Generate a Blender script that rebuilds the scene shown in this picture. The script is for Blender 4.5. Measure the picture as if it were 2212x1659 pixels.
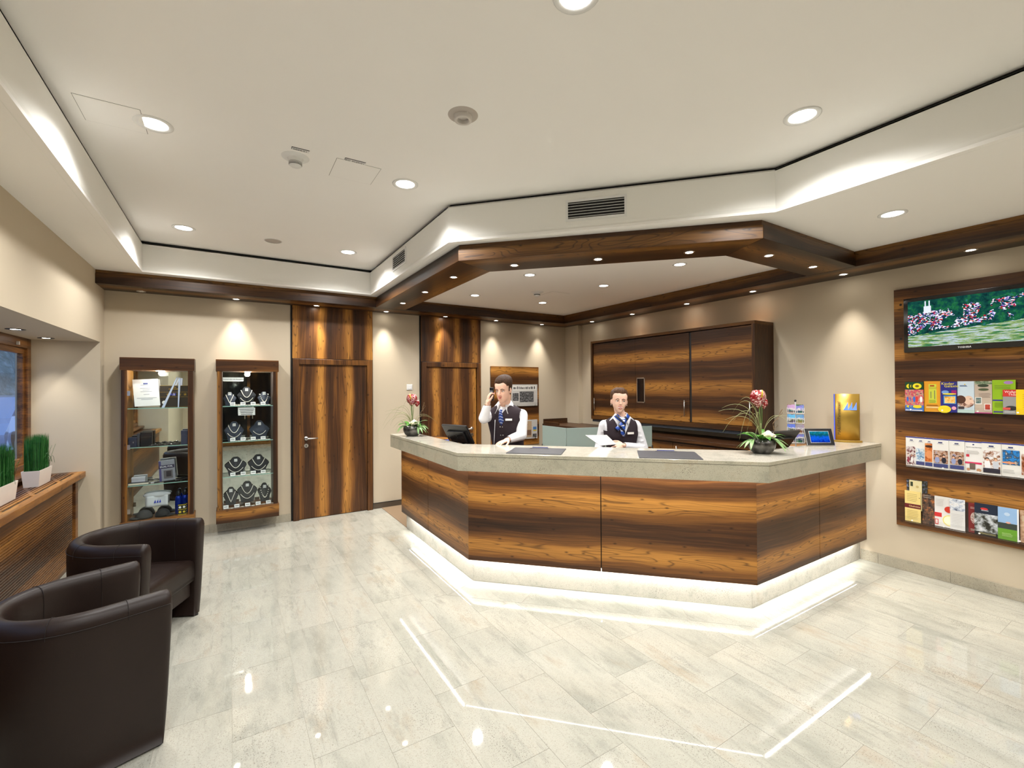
import bpy, bmesh, math, random
from mathutils import Vector, Matrix
random.seed(7)
PI = math.pi
for o in list(bpy.data.objects): bpy.data.objects.remove(o)
scene = bpy.context.scene
COL = scene.collection

# ------------------------------------------------------------ camera, world, exposure
CAM = Vector((0.0, 0.0, 1.70))
FPX = 977.05
YAW, PITCH, ROLL = [math.radians(a) for a in (31.883, 0.402, -0.377)]
fw = Vector((math.sin(YAW)*math.cos(PITCH), math.cos(YAW)*math.cos(PITCH), math.sin(PITCH)))
rt = Vector((math.cos(YAW), -math.sin(YAW), 0)); up = rt.cross(fw)
rt2 = rt*math.cos(ROLL)+up*math.sin(ROLL); up2 = -rt*math.sin(ROLL)+up*math.cos(ROLL)
cam_d = bpy.data.cameras.new('camera'); cam = bpy.data.objects.new('camera', cam_d); COL.objects.link(cam)
cam_d.sensor_width = 36; cam_d.sensor_fit = 'HORIZONTAL'; cam_d.lens = 36*FPX/2212; cam_d.clip_start = 0.02
M = Matrix((rt2, up2, -fw)).transposed().to_4x4(); M.translation = CAM
cam.matrix_world = M
scene.camera = cam
w = bpy.data.worlds.new('world'); scene.world = w; w.use_nodes = True
bg = w.node_tree.nodes['Background']; bg.inputs[0].default_value = (0.36, 0.52, 0.85, 1); bg.inputs[1].default_value = 0.85
vs = scene.view_settings; vs.view_transform = 'Standard'; vs.look = 'None'; vs.gamma = 1; vs.use_curve_mapping = False
vs.exposure = 1.33
SPOT_W, DOWN_W, LED_W = 29.0, 46.0, 0.55      # lamp powers: beam spotlights, ceiling downlights, LED strip (per metre)

# ------------------------------------------------------------ mesh helpers
class MB:
    def __init__(s): s.v = []; s.f = []
    def add(s, vs_, fs):
        n = len(s.v); s.v += [tuple(v) for v in vs_]; s.f += [tuple(i+n for i in f) for f in fs]; return s
    def box(s, x0, x1, y0, y1, z0, z1):
        return s.add([(x0,y0,z0),(x1,y0,z0),(x1,y1,z0),(x0,y1,z0),(x0,y0,z1),(x1,y0,z1),(x1,y1,z1),(x0,y1,z1)],
                     [(0,3,2,1),(4,5,6,7),(0,1,5,4),(1,2,6,5),(2,3,7,6),(3,0,4,7)])
    def obox(s, c, ex, ey, ez, hx, hy, hz):
        c = Vector(c); ex = Vector(ex).normalized()*hx; ey = Vector(ey).normalized()*hy; ez = Vector(ez).normalized()*hz
        p = [c+ex*a+ey*b+ez*d for d in (-1,1) for a,b in ((-1,-1),(1,-1),(1,1),(-1,1))]
        return s.add(p, [(0,3,2,1),(4,5,6,7),(0,1,5,4),(1,2,6,5),(2,3,7,6),(3,0,4,7)])
    def prism(s, poly, z0, z1):
        n = len(poly); a = sum(poly[i][0]*poly[(i+1)%n][1]-poly[(i+1)%n][0]*poly[i][1] for i in range(n))
        if a < 0: poly = poly[::-1]
        vs_ = [(x,y,z0) for x,y in poly]+[(x,y,z1) for x,y in poly]
        return s.add(vs_, [tuple(range(n-1,-1,-1)), tuple(range(n,2*n))]+[(i,(i+1)%n,(i+1)%n+n,i+n) for i in range(n)])
    def lathe(s, prof, c=(0,0,0), n=24, axis='Z', cap=True):
        vs_ = []; fs = []; m = len(prof)
        for i in range(n):
            a = 2*PI*i/n; ca, sa = math.cos(a), math.sin(a)
            for r, h in prof:
                p = {'Z':(r*ca,r*sa,h),'X':(h,r*ca,r*sa),'Y':(r*sa,h,r*ca)}[axis]
                vs_.append((p[0]+c[0],p[1]+c[1],p[2]+c[2]))
        for i in range(n):
            j = (i+1)%n
            for k in range(m-1): fs.append((i*m+k, j*m+k, j*m+k+1, i*m+k+1))
        if cap:
            if prof[0][0] > 1e-6: fs.append(tuple(i*m for i in range(n))[::-1])
            if prof[-1][0] > 1e-6: fs.append(tuple(i*m+m-1 for i in range(n)))
        return s.add(vs_, fs)
    def tube(s, pts, r, n=6):
        pts = [Vector(p) for p in pts]; m = len(pts); vs_ = []; fs = []
        rr = r if isinstance(r, (list, tuple)) else [r]*m
        up_ = Vector((0,0,1))
        for i, p in enumerate(pts):
            d = (pts[min(i+1,m-1)]-pts[max(i-1,0)]).normalized()
            u = d.cross(up_)
            if u.length < 1e-3: u = d.cross(Vector((1,0,0)))
            u.normalize(); v = d.cross(u)
            for k in range(n):
                a = 2*PI*k/n; vs_.append(p+(u*math.cos(a)+v*math.sin(a))*rr[i])
        for i in range(m-1):
            for k in range(n):
                l = (k+1)%n; fs.append((i*n+k, i*n+l, (i+1)*n+l, (i+1)*n+k))
        fs.append(tuple(range(n))[::-1]); fs.append(tuple(range((m-1)*n, m*n)))
        return s.add(vs_, fs)
    def ell(s, c, r, nu=14, nv=8, M=None):
        vs_ = [(0,0,-1)]; fs = []
        for j in range(1, nv):
            b = -PI/2+PI*j/nv
            for i in range(nu):
                a = 2*PI*i/nu; vs_.append((math.cos(b)*math.cos(a), math.cos(b)*math.sin(a), math.sin(b)))
        vs_.append((0,0,1)); t = len(vs_)-1
        for i in range(nu):
            k = (i+1)%nu; fs.append((0,1+k,1+i)); fs.append((t, t-nu+i, t-nu+k))
            for j in range(nv-2): fs.append((1+j*nu+i, 1+j*nu+k, 1+(j+1)*nu+k, 1+(j+1)*nu+i))
        c = Vector(c); out = []
        for v in vs_:
            p = Vector((v[0]*r[0], v[1]*r[1], v[2]*r[2]))
            if M is not None: p = M @ p
            out.append(p+c)
        return s.add(out, fs)
    def grid(s, rows):
        m = len(rows[0]); n = len(rows)
        return s.add([p for r in rows for p in r], [(i*m+k, i*m+k+1, (i+1)*m+k+1, (i+1)*m+k) for i in range(n-1) for k in range(m-1)])
    def build(s, name, mat, parent=None, smooth=False, bevel=0.0, local=False, kind=None, label=None, solid=0.0):
        me = bpy.data.meshes.new(name); me.from_pydata(s.v, [], s.f); me.update()
        if smooth: me.polygons.foreach_set('use_smooth', [True]*len(me.polygons))
        o = bpy.data.objects.new(name, me); COL.objects.link(o)
        if mat is not None: me.materials.append(mat)
        if parent is not None:
            o.parent = parent
            if not local and parent.type == 'EMPTY': o.matrix_parent_inverse = Matrix.Translation(-parent.location)
        if solid:
            md = o.modifiers.new('solid', 'SOLIDIFY'); md.thickness = solid; md.offset = 0
        if bevel:
            md = o.modifiers.new('bevel', 'BEVEL'); md.width = bevel; md.segments = 2; md.limit_method = 'ANGLE'; md.angle_limit = 0.6
        if kind: o['kind'] = kind
        if label: o['label'] = label
        return o
def tag(o, label, cat, group=None):
    o['label'] = label; o['category'] = cat
    if group: o['group'] = group
    return o
def thing(name, label, cat, loc=(0,0,0), rotz=0.0, group=None):
    o = bpy.data.objects.new(name, None); COL.objects.link(o); o.empty_display_size = 0.05
    o.location = loc; o.rotation_euler = (0,0,rotz); return tag(o, label, cat, group)
def B(x0,x1,y0,y1,z0,z1): return MB().box(x0,x1,y0,y1,z0,z1)
def struct(o): o['kind'] = 'structure'; return o
FONT_CACHE = {}
def text(txt, size, origin, ex, ey, mat, parent=None, name='lettering', align='LEFT', depth=0.0006, local=False, spacing=1.0, shear=0.0):
    cu = bpy.data.curves.new('t', 'FONT'); cu.body = txt; cu.size = size; cu.align_x = align; cu.extrude = depth; cu.resolution_u = 2
    cu.space_character = spacing; cu.shear = shear
    t = bpy.data.objects.new('t', cu); COL.objects.link(t)
    me = bpy.data.meshes.new_from_object(t.evaluated_get(bpy.context.evaluated_depsgraph_get()))
    bpy.data.objects.remove(t); bpy.data.curves.remove(cu)
    ex = Vector(ex).normalized(); ey = Vector(ey).normalized(); ez = ex.cross(ey)
    Mx = Matrix((ex, ey, ez)).transposed().to_4x4(); Mx.translation = Vector(origin); me.transform(Mx)
    me.materials.clear(); me.materials.append(mat)
    o = bpy.data.objects.new(name, me); COL.objects.link(o)
    if parent is not None:
        o.parent = parent
        if not local and parent.type == 'EMPTY': o.matrix_parent_inverse = Matrix.Translation(-parent.location)
    return o

# ------------------------------------------------------------ materials
class NT:
    def __init__(s, name):
        s.m = bpy.data.materials.new(name); s.m.use_nodes = True; s.t = s.m.node_tree; s.t.nodes.clear()
        s.out = s.t.nodes.new('ShaderNodeOutputMaterial'); s.b = s.t.nodes.new('ShaderNodeBsdfPrincipled')
        s.t.links.new(s.b.outputs[0], s.out.inputs[0])
    def n(s, typ, **kw):
        nd = s.t.nodes.new('ShaderNode'+typ)
        for k, v in kw.items(): setattr(nd, k, v)
        return nd
    def L(s, a, b): s.t.links.new(a, b)
    def inp(s, nd, i, v):
        if hasattr(v, 'is_linked') or hasattr(v, 'links'): s.L(v, nd.inputs[i])
        else: nd.inputs[i].default_value = v
    def math(s, op, a, b=0.0, c=0.0, clamp=False):
        nd = s.n('Math', operation=op, use_clamp=clamp); s.inp(nd,0,a); s.inp(nd,1,b); s.inp(nd,2,c); return nd.outputs[0]
    def dot(s, v, d):
        nd = s.n('VectorMath', operation='DOT_PRODUCT'); s.L(v, nd.inputs[0]); nd.inputs[1].default_value = d; return nd.outputs['Value']
    def comb(s, x, y, z):
        nd = s.n('CombineXYZ'); s.inp(nd,0,x); s.inp(nd,1,y); s.inp(nd,2,z); return nd.outputs[0]
    def noise(s, vec, scale=1.0, detail=2.0, rough=0.5):
        nd = s.n('TexNoise'); s.L(vec, nd.inputs['Vector']); nd.inputs['Scale'].default_value = scale
        nd.inputs['Detail'].default_value = detail; nd.inputs['Roughness'].default_value = rough; return nd.outputs[0]
    def voro(s, vec, scale, out='Distance', rnd=1.0):
        nd = s.n('TexVoronoi'); s.L(vec, nd.inputs['Vector']); nd.inputs['Scale'].default_value = scale
        nd.inputs['Randomness'].default_value = rnd; return nd.outputs[out]
    def ramp(s, fac, stops, interp='LINEAR'):
        nd = s.n('ValToRGB'); s.L(fac, nd.inputs[0]); cr = nd.color_ramp; cr.interpolation = interp
        while len(cr.elements) < len(stops): cr.elements.new(0.5)
        for e, (p, c) in zip(cr.elements, stops): e.position = p; e.color = (*c, 1) if len(c) == 3 else c
        return nd.outputs[0]
    def mix(s, fac, a, b, mode='MIX'):
        nd = s.n('MixRGB', blend_type=mode); s.inp(nd,0,fac)
        for i, v in ((1,a),(2,b)):
            if isinstance(v, tuple): nd.inputs[i].default_value = (*v, 1) if len(v) == 3 else v
            else: s.L(v, nd.inputs[i])
        return nd.outputs[0]
    def co(s): return s.n('TexCoord').outputs['Object']
    def bump(s, h, strength=0.2, dist=0.01):
        nd = s.n('Bump'); nd.inputs['Strength'].default_value = strength; nd.inputs['Distance'].default_value = dist
        s.L(h, nd.inputs['Height']); s.L(nd.outputs[0], s.b.inputs['Normal'])
    def base(s, c):
        if isinstance(c, tuple): s.b.inputs['Base Color'].default_value = (*c, 1)
        else: s.L(c, s.b.inputs['Base Color'])
    def set(s, rough=0.5, metal=0.0, spec=0.5, coat=0.0, trans=0.0, ior=1.5):
        s.b.inputs['Roughness'].default_value = rough; s.b.inputs['Metallic'].default_value = metal
        s.b.inputs['Specular IOR Level'].default_value = spec; s.b.inputs['Coat Weight'].default_value = coat
        s.b.inputs['Transmission Weight'].default_value = trans; s.b.inputs['IOR'].default_value = ior
        return s.m
MATS = {}
def plain(name, c, rough=0.5, metal=0.0, spec=0.5, emit=None, es=1.0, var=0.04, coat=0.0):
    if name in MATS: return MATS[name]
    t = NT(name)
    n_ = t.noise(t.co(), 14.0, 3.0)
    t.base(t.mix(t.math('MULTIPLY', n_, 1.0), tuple(max(0, x*(1-var)) for x in c), tuple(min(1, x*(1+var)) for x in c)))
    if emit: t.b.inputs['Emission Color'].default_value = (*emit, 1); t.b.inputs['Emission Strength'].default_value = es
    MATS[name] = t.set(rough, metal, spec, coat); return MATS[name]
def srgb(r, g, b):
    f = lambda x: (x/255/12.92) if x/255 <= 0.04045 else ((x/255+0.055)/1.055)**2.4
    return (f(r), f(g), f(b))
S45 = math.sqrt(0.5)
def wood(name, along, across, period=0.41, phase=0.0, dark=1.0, rough=0.36, band=1.0):
    t = NT(name); P = t.co()
    third = Vector(along).cross(Vector(across))
    a = t.dot(P, along); c = t.dot(P, across); d = t.dot(P, tuple(third))
    wn = t.noise(t.comb(t.math('MULTIPLY', a, 1.1), t.math('MULTIPLY', c, 2.6), d), 1.0, 2.0)
    w_ = t.math('MULTIPLY_ADD', t.math('SUBTRACT', wn, 0.5), 0.10, c)
    b_ = t.math('SINE', t.math('MULTIPLY_ADD', w_, 2*PI/period, phase))
    b_ = t.math('POWER', t.math('MULTIPLY_ADD', b_, 0.5*band, 0.5), 2.1)
    fine = t.noise(t.comb(t.math('MULTIPLY', a, 1.6), t.math('MULTIPLY', w_, 75.0), t.math('MULTIPLY', d, 40.0)), 1.0, 5.0, 0.68)
    mid = t.noise(t.comb(t.math('MULTIPLY', a, 0.5), t.math('MULTIPLY', w_, 13.0), d), 1.0, 2.0)
    v = t.math('MULTIPLY_ADD', b_, 0.36, t.math('MULTIPLY_ADD', fine, 0.44, t.math('MULTIPLY_ADD', mid, 0.42, -0.035)))
    col = t.ramp(v, [(0.26,(0.018*dark,0.0085*dark,0.005*dark)), (0.44,(0.075*dark,0.0285*dark,0.0095*dark)),
                     (0.60,(0.225*dark,0.090*dark,0.020*dark)), (0.80,(0.50*dark,0.225*dark,0.045*dark))])
    # cathedral growth lines inside the light heartwood bands
    wn2 = t.noise(t.comb(t.math('MULTIPLY', a, 1.7), t.math('MULTIPLY', c, 15.0), d), 1.0, 0.8, 0.5)
    ln = t.math('SINE', t.math('MULTIPLY_ADD', wn2, 58.0, t.math('MULTIPLY', c, 60.0)))
    ln = t.math('POWER', t.math('MULTIPLY_ADD', ln, 0.5, 0.5), 12.0)
    msk = t.math('MULTIPLY', t.math('SUBTRACT', b_, 0.52), 3.4, clamp=True)
    col = t.mix(t.math('MULTIPLY', t.math('MULTIPLY', ln, msk), 0.62), col, (0.028*dark,0.011*dark,0.006*dark))
    # knots
    kvn = t.n('TexVoronoi', voronoi_dimensions='2D'); t.L(t.comb(t.math('MULTIPLY', a, 2.7), t.math('MULTIPLY', t.math('ADD', c, t.math('MULTIPLY', d, 0.37)), 6.0), 0.0), kvn.inputs['Vector']); kvn.inputs['Scale'].default_value = 1.0
    kn = t.math('SUBTRACT', 1.0, t.math('MULTIPLY', kvn.outputs['Distance'], 17.0), clamp=True)
    col = t.mix(t.math('MULTIPLY', kn, 0.9), col, (0.012*dark,0.005*dark,0.003*dark))
    t.base(col); t.bump(fine, 0.06, 0.002)
    return t.set(rough, spec=0.4)
X_, Y_, Z_ = (1,0,0), (0,1,0), (0,0,1); DG = (S45,-S45,0); DN = (S45,S45,0)
W_HX = wood('walnut veneer grain along x', X_, Z_, phase=2.6)
W_HY = wood('walnut veneer grain along y', Y_, Z_, phase=2.6)
W_HD = wood('walnut veneer grain diagonal', DG, Z_, phase=2.6)
W_VX = wood('walnut veneer upright grain on back wall', Z_, X_, period=0.325, phase=0.6)
W_VY = wood('walnut veneer upright grain facing front', Z_, Y_, period=0.325, phase=0.6)
W_DX = wood('dark walnut beam grain along x', X_, (0,S45,S45), period=0.30, dark=0.42)
W_DY = wood('dark walnut beam grain along y', Y_, (S45,0,S45), period=0.30, dark=0.42)
W_DD = wood('dark walnut beam grain diagonal', DG, tuple(Vector((0.5,0.5,S45))), period=0.30, dark=0.42)
W_FR = wood('walnut door frame', Z_, (S45,S45,0), period=1.3, dark=0.85, band=0.35)
W_CX = wood('walnut show case', X_, Z_, period=0.23, phase=1.0, dark=0.8)
W_OAK = wood('warm oiled window timber', Y_, Z_, period=0.9, dark=1.15, band=0.4)

def granite(name, tint=(1,1,1), stretch=(1.0,0.35,1.0), per_object=False, rough=0.035, speck=1.0):
    t = NT(name); P = t.co()
    if per_object:
        oi = t.n('ObjectInfo'); off = t.math('MULTIPLY', oi.outputs['Random'], 37.0)
        P = (lambda nd: (t.L(P, nd.inputs[0]), t.L(t.comb(off, off, off), nd.inputs[1]), nd.outputs[0])[2])(t.n('VectorMath', operation='ADD'))
    mp = t.n('Mapping'); t.L(P, mp.inputs[0]); mp.inputs['Scale'].default_value = stretch; Q = mp.outputs[0]
    n1 = t.noise(Q, 3.4, 6.0, 0.68); n2 = t.noise(Q, 9.0, 6.0, 0.7); n3 = t.noise(P, 60.0, 3.0, 0.6)
    c = t.ramp(n1, [(0.30,(0.50,0.495,0.43)), (0.46,(0.66,0.635,0.555)), (0.58,(0.72,0.685,0.60)), (0.74,(0.60,0.50,0.375))])
    c = t.mix(t.math('MULTIPLY', t.math('SUBTRACT', n2, 0.55), 4.5, clamp=True), c, (0.42,0.42,0.37))
    c = t.mix(t.math('MULTIPLY', t.math('ABSOLUTE', t.math('SUBTRACT', n3, 0.5)), 1.2), c, (0.46,0.42,0.35))
    vd = t.voro(P, 105.0); cl = t.noise(Q, 5.0, 3.0); fs = t.noise(P, 210.0, 2.0, 0.6)
    c = t.mix(t.math('MULTIPLY', t.math('SUBTRACT', fs, 0.60), 7.0*speck, clamp=True), c, (0.27,0.23,0.18))
    th = t.math('MULTIPLY_ADD', cl, 0.62, -0.125)
    sp = t.math('MULTIPLY', t.math('SUBTRACT', th, vd), 9.0, clamp=True)
    c = t.mix(t.math('MULTIPLY', sp, 0.62*speck), c, (0.12,0.095,0.075))
    if per_object:
        m3 = t.n('Mapping'); t.L(P, m3.inputs[0]); m3.inputs['Scale'].default_value = (26.0,2.2,1.0); st = t.noise(m3.outputs[0], 1.0, 6.0, 0.72)
        c = t.mix(t.math('MULTIPLY', t.math('SUBTRACT', st, 0.56), 3.6, clamp=True), c, (0.36,0.36,0.31))
        c = t.mix(t.math('MULTIPLY', t.math('SUBTRACT', t.noise(Q, 2.6, 5.0, 0.7), 0.62), 3.0, clamp=True), c, (0.58,0.40,0.26))
        c = t.mix(t.math('MULTIPLY', oi.outputs['Random'], 0.14), c, (0.52,0.50,0.44))
    c = t.mix(1.0, c, tint, 'MULTIPLY')
    t.base(c); return t.set(rough, spec=0.5)
G_TILE = granite('polished pale granite tile', (0.665,0.68,0.665), per_object=True)
G_TOP = granite('polished granite counter', (0.72,0.715,0.70), (1,1,1), rough=0.12)
G_EDGE = granite('honed granite counter front in shade tint', (0.64,0.625,0.54), (1,1,1), rough=0.4, speck=1.5)  # tint puts the front face's olive-grey shade into the stone colour
G_BASE = granite('granite skirting', (0.62,0.59,0.52), (1,1,1), rough=0.3, speck=1.2)
G_PLINTH = granite('granite plinth', (0.80,0.80,0.79), (1,1,1), rough=0.25)
def wallpaint(name, c, rough=0.8):
    t = NT(name); n_ = t.noise(t.co(), 90.0, 2.0); n2 = t.noise(t.co(), 2.0, 2.0)
    t.base(t.mix(n2, tuple(x*0.985 for x in c), tuple(min(1,x*1.01) for x in c))); t.bump(n_, 0.05, 0.001)
    return t.set(rough, spec=0.25)
M_WALL = wallpaint('warm cream wall paint', srgb(200,187,164))
M_CEIL = wallpaint('white ceiling paint', srgb(246,244,240))
M_COVE = wallpaint('white cove paint', srgb(240,239,233))
M_BLACK = plain('black', (0.006,0.006,0.006), 0.6)
M_GAP = plain('shadow gap lining', (0.012,0.012,0.012), 0.9)
M_GROUT = plain('grey grout', srgb(158,154,142), 0.9)
M_CARPET = (lambda t: (t.base(t.mix(t.noise(t.co(), 220.0, 2.0), srgb(120,100,80), srgb(160,138,112))), t.bump(t.noise(t.co(), 300.0), 0.4, 0.004), t.set(0.95, spec=0.1))[2])(NT('brown carpet'))
M_STEEL = plain('brushed stainless steel', (0.62,0.61,0.59), 0.28, 1.0)
M_CHROME = plain('chrome', (0.8,0.8,0.8), 0.08, 1.0)
M_WHITE = plain('white plastic', (0.78,0.78,0.76), 0.4)
M_PAPER = plain('white paper', (0.82,0.82,0.82), 0.7)
M_BLKPL = plain('black plastic', (0.012,0.012,0.013), 0.3)
M_BLKGL = plain('glossy black', (0.006,0.006,0.007), 0.06)
M_INK = plain('black ink', (0.012,0.012,0.014), 0.7)
M_GREY = plain('mid grey', (0.2,0.2,0.2), 0.6)
def emis(name, c, s):
    t = NT(name); e = t.n('Emission'); e.inputs[0].default_value = (*c,1); e.inputs[1].default_value = s
    t.L(e.outputs[0], t.out.inputs[0]); return t.m
E_WARM = emis('halogen lamp face', (1.0,0.93,0.82), 14.0)
E_DOWN = emis('downlight lens', (1.0,0.97,0.92), 7.0)
E_LED = emis('led diode', (1.0,0.985,0.955), 90.0)
def glass(name, c=(1,1,1), rough=0.0, clear=0.9, ior=1.45):
    # thin architectural pane: mostly clear with a fresnel sheen
    t = NT(name); tr = t.n('BsdfTransparent'); tr.inputs[0].default_value = (*c,1)
    g = t.n('BsdfGlossy'); g.inputs['Roughness'].default_value = rough
    f = t.n('Fresnel'); f.inputs[0].default_value = ior; mx = t.n('MixShader')
    ge = t.n('NewGeometry')                        # only the outer faces of a pane reflect
    t.L(t.math('MULTIPLY', f.outputs[0], t.math('SUBTRACT', 1.0, ge.outputs['Backfacing']), clamp=True), mx.inputs[0]); t.L(tr.outputs[0], mx.inputs[1]); t.L(g.outputs[0], mx.inputs[2])
    t.L(mx.outputs[0], t.out.inputs[0]); return t.m
M_GLASS = glass('clear glass', (0.96,0.985,0.975))
M_WPANE = glass('window glass', (0.95,0.98,1.0), 0.0, 0.9, 1.3)
M_ACRYL = glass('clear acrylic', (0.97,0.97,0.97))
M_MIRROR = plain('mirror', (0.86,0.87,0.85), 0.01, 1.0)
def frosted(name, c):
    t = NT(name); t.base(c); return t.set(0.45, trans=0.55, ior=1.2)
M_FROST = frosted('frosted green glass', srgb(206,226,219))
# ============================================================ THE SETTING
YB, XR, XL = 6.45, 5.24, -1.155
YR = -3.0                                   # wall behind the photographer
ZS, ZT, ZBM = 2.915, 3.24, 2.775            # soffit, raised ceiling, beam underside
# ---- floor: grout bed + single tiles
floor = struct(B(-1.75, XR+0.1, YR-0.1, YB+0.15, -0.08, -0.0012).build('floor', M_GROUT)); floor['label'] = 'pale polished granite tiled lobby floor'
TW, TL, GP = 0.3167, 0.628, 0.0009
SX, SD, SY = 1.505, 4.945, 1.682            # outer edge of the border strip around the counter
def clip(poly, nx, ny, d):                  # keep nx*x+ny*y <= d
    out = []
    for i in range(len(poly)):
        p, q = poly[i], poly[(i+1)%len(poly)]; a = nx*p[0]+ny*p[1]-d; b = nx*q[0]+ny*q[1]-d
        if a <= 0: out.append(p)
        if a*b < 0: t = a/(a-b); out.append((p[0]+(q[0]-p[0])*t, p[1]+(q[1]-p[1])*t))
    return out
def area(p): return abs(sum(p[i][0]*p[(i+1)%len(p)][1]-p[(i+1)%len(p)][0]*p[i][1] for i in range(len(p))))/2 if len(p) > 2 else 0
OFF = {0:.061,1:.371,2:.214,3:.475,4:.313,5:.541,7:.324,9:.217,12:.602,11:.15,10:.49}
def tile(polys):
    mb = MB()
    for p in polys:
        if area(p) > 2e-4: mb.prism(p, -0.02, 0.0)
    if mb.v: mb.build('tile', G_TILE, floor)
for n in range(-5, 17):
    x0, x1 = n*TW+0.003, (n+1)*TW+0.003
    off = OFF.get(n, random.random()*TL); y = off-TL*3
    while y < YB:
        y0, y1 = max(y, -1.2), min(y+TL, YB+0.05); y += TL
        if y1 <= -1.2 or x0 > XR: continue
        q = [(x0+GP,y0+GP),(min(x1,XR+.02)-GP,y0+GP),(min(x1,XR+.02)-GP,y1-GP),(x0+GP,y1-GP)]
        pc = []
        a = clip(q,1,0,SX-GP); pc.append(a)
        r = clip(q,-1,0,-SX+GP) if area(a) < 1e-5 else clip(q,-1,0,-(SX-GP))
        b = clip(r,1,1,SD-2*GP); pc.append(b); r = clip(r,-1,-1,-(SD-2*GP)); pc.append(clip(r,0,1,SY-GP))
        tile(pc)
# border tiles that run round the counter
PX, PD, PY = 1.811, 5.372, 1.978
def bt(q): tile([q])
cl = [(SX,SD-SX),(PX,PD-PX)]; cr = [(SD-SY,SY),(PD-PY,PY)]
ys = [SD-SX, 4.05, 4.68, 5.31]
for i in range(3):
    lo = [(SX+GP,ys[i]+GP),(PX-GP,(PD-PX if i == 0 else ys[i])+GP)]
    bt([lo[0], lo[1], (PX-GP,ys[i+1]-GP), (SX+GP,ys[i+1]-GP)])
bt([(SX+GP,5.31+GP),(PX-GP,5.31+GP),(PX-GP,YB),(SX+GP,YB)])
for i in range(4):
    t0, t1 = i/4+0.002, (i+1)/4-0.002; L = lambda a,b,t: (a[0]+(b[0]-a[0])*t, a[1]+(b[1]-a[1])*t)
    o0, o1 = L(cl[0],cr[0],t0), L(cl[0],cr[0],t1); i0, i1 = L(cl[1],cr[1],t0), L(cl[1],cr[1],t1); g = GP
    bt([(o0[0]+g,o0[1]+g),(o1[0]+g,o1[1]+g),(i1[0]-g,i1[1]-g),(i0[0]-g,i0[1]-g)])
xs = [0, 3.98, 4.61, XR+.02]
for i in range(3):
    a0 = (cr[0][0] if i == 0 else xs[i])+GP; b0 = (cr[1][0] if i == 0 else xs[i])+GP
    bt([(a0,SY+GP),(xs[i+1]-GP,SY+GP),(xs[i+1]-GP,PY-GP),(b0,PY-GP)])
struct(B(-1.75, XR+0.05, YR-0.05, -1.2, -0.004, 0.0).build('floor', G_TILE))
tag(MB().prism([(1.815,YB),(1.815,5.38),(2.10,5.38),(2.10,3.72),(3.5,2.24),(XR,2.24),(XR,YB)], -0.003, 0.004).build('carpet', M_CARPET), 'brown carpet laid behind the reception counter', 'carpet')
# ---- walls
wall_b = struct(B(XL-0.6, XR+0.2, YB, YB+0.15, 0, ZS).build('wall_back', M_WALL))
wall_r = struct(B(XR, XR+0.15, YR, YB, 0, ZS).build('wall_right', M_WALL))
struct(B(5.154, XR, 6.09, YB, 0.0, ZS).build('wall_right_pier', M_WALL))
struct(B(XL-0.6, XR+0.2, YR-0.15, YR, 0, ZT).build('wall_front', M_WALL))
YV = 6.27                                    # window reveal
wl = MB(); wl.box(XL-0.62, XL, YV, YB, 0, ZS); wl.box(XL-0.62, XL, YR, YV, 2.20, ZS); wl.box(-1.86, XL, YR, 0.55, 0, 2.2)
wl.box(-1.86, -1.70, 0.55, YV, 0, 0.92)
struct(wl.build('wall_left', M_WALL))
# ---- ceilings
struct(B(XL-0.1, XR+0.1, YR, YB, ZT, ZT+0.06).build('ceiling', M_CEIL))
CP = [(-0.773,YR),(-0.773,5.965),(1.55,5.965),(1.55,3.487),(3.245,1.705),(3.245,YR)]
sof = MB()
sof.box(XL,-0.773,YR,YB,ZS,ZS+0.02); sof.box(-0.773,1.55,5.965,YB,ZS,ZS+0.02)
sof.prism([(1.55,YB),(1.55,3.487),(3.245,1.705),(XR,1.705),(XR,YB)], ZS, ZS+0.02); sof.box(3.245,XR,YR,1.705,ZS,ZS+0.02)
struct(sof.build('ceiling', M_CEIL))
def offs(path, d):                           # offset polyline to its left-hand normal
    res = []
    for i, p in enumerate(path):
        p = Vector(p)
        ds = []
        if i > 0: ds.append((p-Vector(path[i-1])).normalized())
        if i < len(path)-1: ds.append((Vector(path[i+1])-p).normalized())
        ns = [Vector((-v.y, v.x)) for v in ds]
        if len(ns) == 1: res.append(p+ns[0]*d)
        else:
            b = (ns[0]+ns[1]).normalized(); res.append(p+b*(d/b.dot(ns[0])))
    return [tuple(r) for r in res]
def ribbon(path, d0, d1, z0, z1):            # solid band between two offsets of a path
    a, b = offs(path, d0), offs(path, d1); mb = MB()
    for i in range(len(path)-1): mb.prism([a[i],a[i+1],b[i+1],b[i]], z0, z1)
    return mb
def sheet(path, d, z0, z1, flip=False):
    a = offs(path, d); mb = MB()
    for i in range(len(a)-1):
        q = [(*a[i],z0),(*a[i+1],z0),(*a[i+1],z1),(*a[i],z1)]; mb.add(q[::-1] if flip else q, [(0,1,2,3)])
    return mb
# cove: rounded lip at the soffit, upright face, black shadow gap under the raised ceiling
prof = [(0.0,3.214),(0.0,2.96),(0.006,2.937),(0.02,2.921),(0.045,ZS-0.001)]
mb = MB(); rows = [[(*p, z) for p in offs(CP, dd)] for dd, z in prof]
mb.grid(rows)
struct(mb.build('trim_1', M_COVE, smooth=False))
struct(sheet(CP, 0.03, 3.19, ZT).build('trim_2', M_GAP)); struct(ribbon(CP, 0.0, 0.032, 3.205, 3.2138).build('trim_3', M_COVE))
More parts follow.
